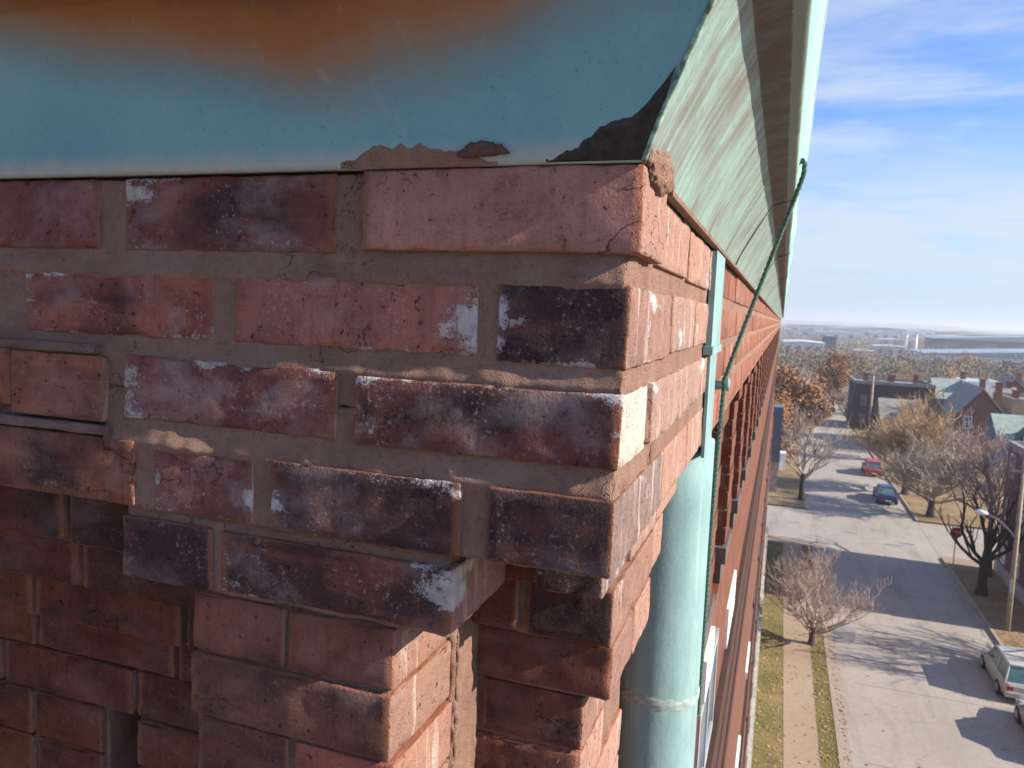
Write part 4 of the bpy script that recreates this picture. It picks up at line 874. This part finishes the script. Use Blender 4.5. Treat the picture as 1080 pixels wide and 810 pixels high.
house('brick_house', 'small gabled house behind the flat pale roof', 37.0, 152, 5.5, 8, 5.4, 3.2, BB, SHING, 'y', nwin=(2, 2), chim=[(1.5, 0, 0.8, 0.35)])
house('tan_house', 'tan gabled house farthest right behind the brick gables', 44.0, 162, 6.0, 8, 5.2, 3.0, TB, SHING, 'y', nwin=(2, 2), chim=[(-1.5, 0, 0.8, 0.35)])
def block(name, label, x0, x1, y0, y1, h, wall, roof, n=4, group=None, cat='building'):
    cx, cy = (x0 + x1) / 2, (y0 + y1) / 2; t = thing(name, label, cat, (cx, cy, 0), group)
    q = MB(); q.box(x0, x1, y0, y1, 0, h); q.build('wall', wall, t, (cx, cy, 0))
    q = MB(); q.prism([(x0 - 0.4, h + 0.02), (x1 + 0.4, h + 0.02), (x1 + 0.4, h + 0.5), (cx, h + 0.5 + (x1 - x0) * 0.03), (x0 - 0.4, h + 0.5)][::-1], y0 - 0.4, y1 + 0.4); q.build('roof', roof, t, (cx, cy, h))
    for i in range(n):
        q = MB(); a = x0 + (x1 - x0) * (i + 0.3) / n; b_ = x0 + (x1 - x0) * (i + 0.7) / n; q.box(a, b_, y0 - 0.15, y0 + 0.05, h * 0.35, h * 0.75); q.build('window', GLASS, t, (cx, cy, 0))
    return t
PALE = simple('pale_roof_sheet', (0.50, 0.53, 0.56), 0.6, 0.15, 0.1); WBL = simple('white_block', (0.62, 0.61, 0.58), 0.8, 0.15, 0.1); BLR = simple('blue_grey_roof', (0.27, 0.32, 0.37), 0.6, 0.2, 0.1); DKB = simple('dark_block', (0.07, 0.075, 0.085), 0.8, 0.2, 0.1); TNB = simple('tan_block', (0.33, 0.26, 0.2), 0.8, 0.2, 0.1)
block('warehouse', 'pale roofed warehouse left of the dark block on the plain', 1, 21, 430, 475, 6.0, WBL, PALE)
block('office_block', 'dark cubic block beside the pale roofed warehouse', 22, 29, 470, 480, 9, DKB, DKB, 2)
block('warehouse', 'long blue-grey roofed warehouse at right on the plain', 55, 150, 350, 395, 6.0, WBL, BLR, 8)
block('warehouse', 'white low shed before the twin chimneys', 50, 66, 480, 500, 5, WBL, PALE, 3)
block('shed', 'dark blue long shed beyond the blue-grey warehouse', 108, 300, 650, 690, 9, simple('navy_sheet', (0.06, 0.085, 0.12), 0.7, 0.2, 0.05), BLR, 8)
block('warehouse', 'small white warehouse among trees left of the chimneys', 33, 42, 405, 420, 4, WBL, PALE, 3)
for k, x in enumerate((68.5, 73.5)):
    q = MB(); q.tube([(x, 500, 0), (x, 500, 12.0)], [1.0, 0.8], 12); q.tube([(x, 500, 12.0), (x, 500, 12.5)], [0.95, 0.95], 12)
    q.build('chimney_stack', WBL, None, (x, 500, 0), True, label=('left' if k == 0 else 'right') + ' one of the two slim white stacks on the plain', cat='chimney')
gw = 'pale buildings scattered across the far plain'
for k in range(56):
    d = rnd.uniform(620, 2600); a = rnd.uniform(0.0, 0.40); x = d * a; w = rnd.uniform(20, 75) * d / 1200
    block('far_building', 'low pale building far off on the wooded plain', x, x + w, d, d + 25, rnd.uniform(5, 13), rnd.choice((WBL, WBL, TNB, PALE)), rnd.choice((PALE, WBL, BLR)), 3, gw)
q = MB(); [q.tube([(560 + dx, 1500 + dy, 0), (560, 1500, 46)], [0.6, 0.5], 5) for dx, dy in ((-4, 0), (4, 0), (0, 4))]; [q.tube([(556.5 + j * 0.3, 1500, 5 * j), (563.5 - j * 0.3, 1500, 5 * j + 3)], 0.4, 4) for j in range(1, 9)]
q.build('lattice_mast', DKB, None, (560, 1500, 0), label='thin lattice mast on the horizon at the right edge', cat='mast')

# ================================================================== street furniture and cars
t = thing('utility_pole', 'pale utility pole with street lamp on the right verge', 'pole', (12.9, 48.2, 0))
q = MB(); q.tube([(12.9, 48.2, -0.1), (12.9, 48.2, 9.8)], [0.14, 0.10], 10); q.build('pole', POLEW, t, (12.9, 48.2, 0), True)
q = MB(); q.box(12.76, 12.88, 48.0, 48.12, 2.2, 2.9); q.build('meter_box', METALP, t, (12.9, 48.2, 0))
q = MB(); q.tube([(12.9, 48.2, 5.2), (12.4, 48.2, 5.75), (11.9, 48.2, 6.2), (11.3, 48.2, 6.42)], 0.05, 8); q.build('lamp_arm', METALP, t, (12.9, 48.2, 5), True)
q = MB()
q.tube([(11.45, 48.2, 6.42), (11.3, 48.2, 6.46), (11.0, 48.2, 6.48), (10.75, 48.2, 6.45)], [0.06, 0.15, 0.18, 0.07], 10); q.build('lamp_head', WHITE, t, (11, 48.2, 6.4), True)
q = MB(); q.box(12.3, 13.5, 48.15, 48.25, 8.9, 9.02); [q.tube([(12.4 + 0.5 * j, 48.2, 9.02), (12.4 + 0.5 * j, 48.2, 9.2)], 0.05, 6) for j in range(3)]; q.build('crossarm', POLEW, t, (12.9, 48.2, 9))
t = thing('utility_pole', 'wooden pole in front of the dark brick hall', 'pole', (12.75, 121, 0))
q = MB(); q.tube([(12.75, 121, -0.1), (12.75, 121, 9.3)], [0.2, 0.15], 8); q.build('pole', POLEW, t, (12.75, 121, 0), True)
q = MB(); q.box(12.0, 13.5, 120.9, 121.0, 8.6, 8.75); q.build('crossarm', POLEW, t, (12.75, 121, 8.6))
t = thing('stop_sign', 'red octagonal stop sign at the right corner of the crossing', 'sign', (12.4, 60.0, 0))
q = MB(); q.tube([(12.4, 60.0, 0), (12.4, 60.0, 2.75)], 0.035, 6); q.build('post', METALP, t, (12.4, 60, 0))
oc = [(12.4 + 0.40 * math.cos(R(22.5 + 45 * k)), 2.4 + 0.40 * math.sin(R(22.5 + 45 * k))) for k in range(8)]
q = MB(); q.prism(oc, 59.94, 59.955); q.build('sign_plate', REDP, t, (12.4, 60, 2.4))
oc2 = [(12.4 + 0.38 * math.cos(R(22.5 + 45 * k)), 2.4 + 0.38 * math.sin(R(22.5 + 45 * k))) for k in range(8)]
def txt(body, size, loc, mat, parent):
    cu = bpy.data.curves.new('text', 'FONT'); cu.body = body; cu.size = size; cu.align_x = 'CENTER'; cu.align_y = 'CENTER'; cu.extrude = 0.002
    ob = bpy.data.objects.new('text', cu); dg = bpy.context.evaluated_depsgraph_get(); C.objects.link(ob); dg.update()
    me = bpy.data.meshes.new_from_object(ob.evaluated_get(dg)); bpy.data.objects.remove(ob); me.materials.clear(); me.materials.append(mat)
    o = link('lettering', me, parent, loc); o.rotation_euler = (R(90), 0, 0); return o
txt('STOP', 0.28, (12.4, 59.935, 2.4), WHITE, t)
def car(label, loc, paint, kind='sedan', name='parked_car', rz=0.0, glass=GLASS):
    t = thing(name, label, 'car', loc, rz=rz); l0 = Vector(loc)
    def bl(q, nm, m, par=t, sm=False): return link(nm, mesh(q.v, q.f, m, sm), par, l0)
    Lh = 2.3; zb, zs = 0.28, 0.86
    # half-width stations along the length (y: rear -, front +), section heights
    stn = [(-2.3, 0.72, 0.42, 0.80), (-2.2, 0.84, 0.30, 0.92), (-1.6, 0.89, 0.26, 0.95), (-0.6, 0.90, 0.24, 0.93), (0.6, 0.90, 0.24, 0.92), (1.3, 0.89, 0.26, 0.88), (2.0, 0.84, 0.28, 0.76), (2.25, 0.72, 0.34, 0.66)]
    V = []; F = []
    for (y_, w, z0, z1) in stn:
        V += [(-w * 0.92, y_, z0), (-w, y_, (z0 + z1) * 0.5), (-w * 0.96, y_, z1 - 0.06), (-w * 0.86, y_, z1), (w * 0.86, y_, z1), (w * 0.96, y_, z1 - 0.06), (w, y_, (z0 + z1) * 0.5), (w * 0.92, y_, z0)]
    for k in range(len(stn) - 1):
        for j in range(8): F.append((k * 8 + j, k * 8 + (j + 1) % 8, (k + 1) * 8 + (j + 1) % 8, (k + 1) * 8 + j))
    F += [tuple(range(7, -1, -1)), tuple((len(stn) - 1) * 8 + j for j in range(8))]
    F = [f[::-1] for f in F]
    q = MB(); q.add(V, F); bl(q, 'body', paint, sm=False)
    # cabin: glass house and roof skin with pillars
    rb, rt, ft, fb = {'sedan': (-1.55, -1.0, 0.35, 1.05), 'wagon': (-2.15, -1.85, 0.35, 1.05)}[kind]; zt = 1.45 if kind == 'sedan' else 1.62
    q = MB(); A = [(-0.80, rb, 0.9), (0.80, rb, 0.9), (0.80, fb, 0.88), (-0.80, fb, 0.88), (-0.62, rt, zt), (0.62, rt, zt), (0.62, ft, zt), (-0.62, ft, zt)]
    q.add(A, [(0, 1, 5, 4), (1, 2, 6, 5), (2, 3, 7, 6), (3, 0, 4, 7), (4, 5, 6, 7)]); gl = bl(q, 'window_glass', glass)
    q = MB(); q.prism([(-0.66, zt - 0.02), (0.66, zt - 0.02), (0.60, zt + 0.05), (-0.60, zt + 0.05)][::-1], rt - 0.06, ft + 0.06)
    for (i, j) in ((0, 4), (1, 5), (2, 6), (3, 7)): q.tube([A[i], A[j]], 0.045, 6)
    ym = (rt + ft) / 2
    for s_ in (-1, 1): q.tube([(s_ * 0.81, ym, 0.9), (s_ * 0.635, ym, zt)], 0.04, 6)
    bl(q, 'roof', paint)
    for (sx, sy) in ((-1, -1.4), (1, -1.4), (-1, 1.4), (1, 1.4)):
        q = MB(); q.tube([(sx * 0.68, sy, 0.33), (sx * 0.92, sy, 0.33)], 0.33, 18); wh = bl(q, 'wheel', DARK)
        q = MB(); q.tube([(sx * 0.90, sy, 0.33), (sx * 0.935, sy, 0.33)], 0.19, 12); bl(q, 'rim', METALP, wh)
    for s_ in (-1, 1):
        q = MB(); q.box(min(s_ * 0.5, s_ * 0.76), max(s_ * 0.5, s_ * 0.76), -2.325, -2.2, 0.62, 0.80); bl(q, 'tail_light', simple('red_lens', (0.45, 0.02, 0.015), 0.3, 0.1, 3, 0.6))
        q = MB(); q.box(min(s_ * 0.5, s_ * 0.74), max(s_ * 0.5, s_ * 0.74), 2.15, 2.275, 0.48, 0.62); bl(q, 'headlight', WHITE)
        q = MB(); q.box(min(s_ * 0.86, s_ * 1.02), max(s_ * 0.86, s_ * 1.02), 0.72, 0.86, 0.92, 1.06); bl(q, 'mirror', paint)
    q = MB(); q.box(-0.80, 0.80, -2.38, -2.24, 0.32, 0.54); bl(q, 'bumper', paint)
    q = MB(); q.box(-0.25, 0.25, -2.40, -2.382, 0.38, 0.50); bl(q, 'number_plate', WHITE)
    return t
def paint(name, c): return simple(name, c, 0.3, 0.06, 1.0, 0.5)
car('silver white station wagon parked at the right kerb near the pole', (11.35, 41.1, -0.12), paint('silver_paint', (0.44, 0.43, 0.395)), 'wagon', glass=simple('green_glass', (0.06, 0.13, 0.12), 0.15, 0.2, 2, 0.8))
car('grey car cut by the right edge behind the silver wagon', (11.5, 35.7, -0.12), paint('grey_paint', (0.30, 0.31, 0.31)))
car('dark blue car parked on the right beyond the crossing', (10.4, 80.6, -0.12), paint('blue_paint_gloss', (0.03, 0.06, 0.17)))
car('red car parked in front of the blue car further down the street', (10.6, 94.6, -0.12), paint('red_paint_gloss', (0.36, 0.03, 0.035)), 'wagon')

# ------------------------------------------------------------------ air
q = MB(); q.box(-9600, 9600, -3600, 9600, -3.6, 62.0)
hz = q.build('haze', None, None, (0, 3000, 20), kind='stuff')
hm = bpy.data.materials.new('pale_air'); hm.use_nodes = True; ht = hm.node_tree; ht.nodes.clear()
pv = N(ht, 'ShaderNodeVolumePrincipled', inp={'Color': (0.88, 0.93, 1.0, 1), 'Density': 0.0004, 'Anisotropy': 0.2}); ho = N(ht, 'ShaderNodeOutputMaterial'); L(ht, pv.outputs[0], ho.inputs['Volume'])
hz.data.materials.clear(); hz.data.materials.append(hm)
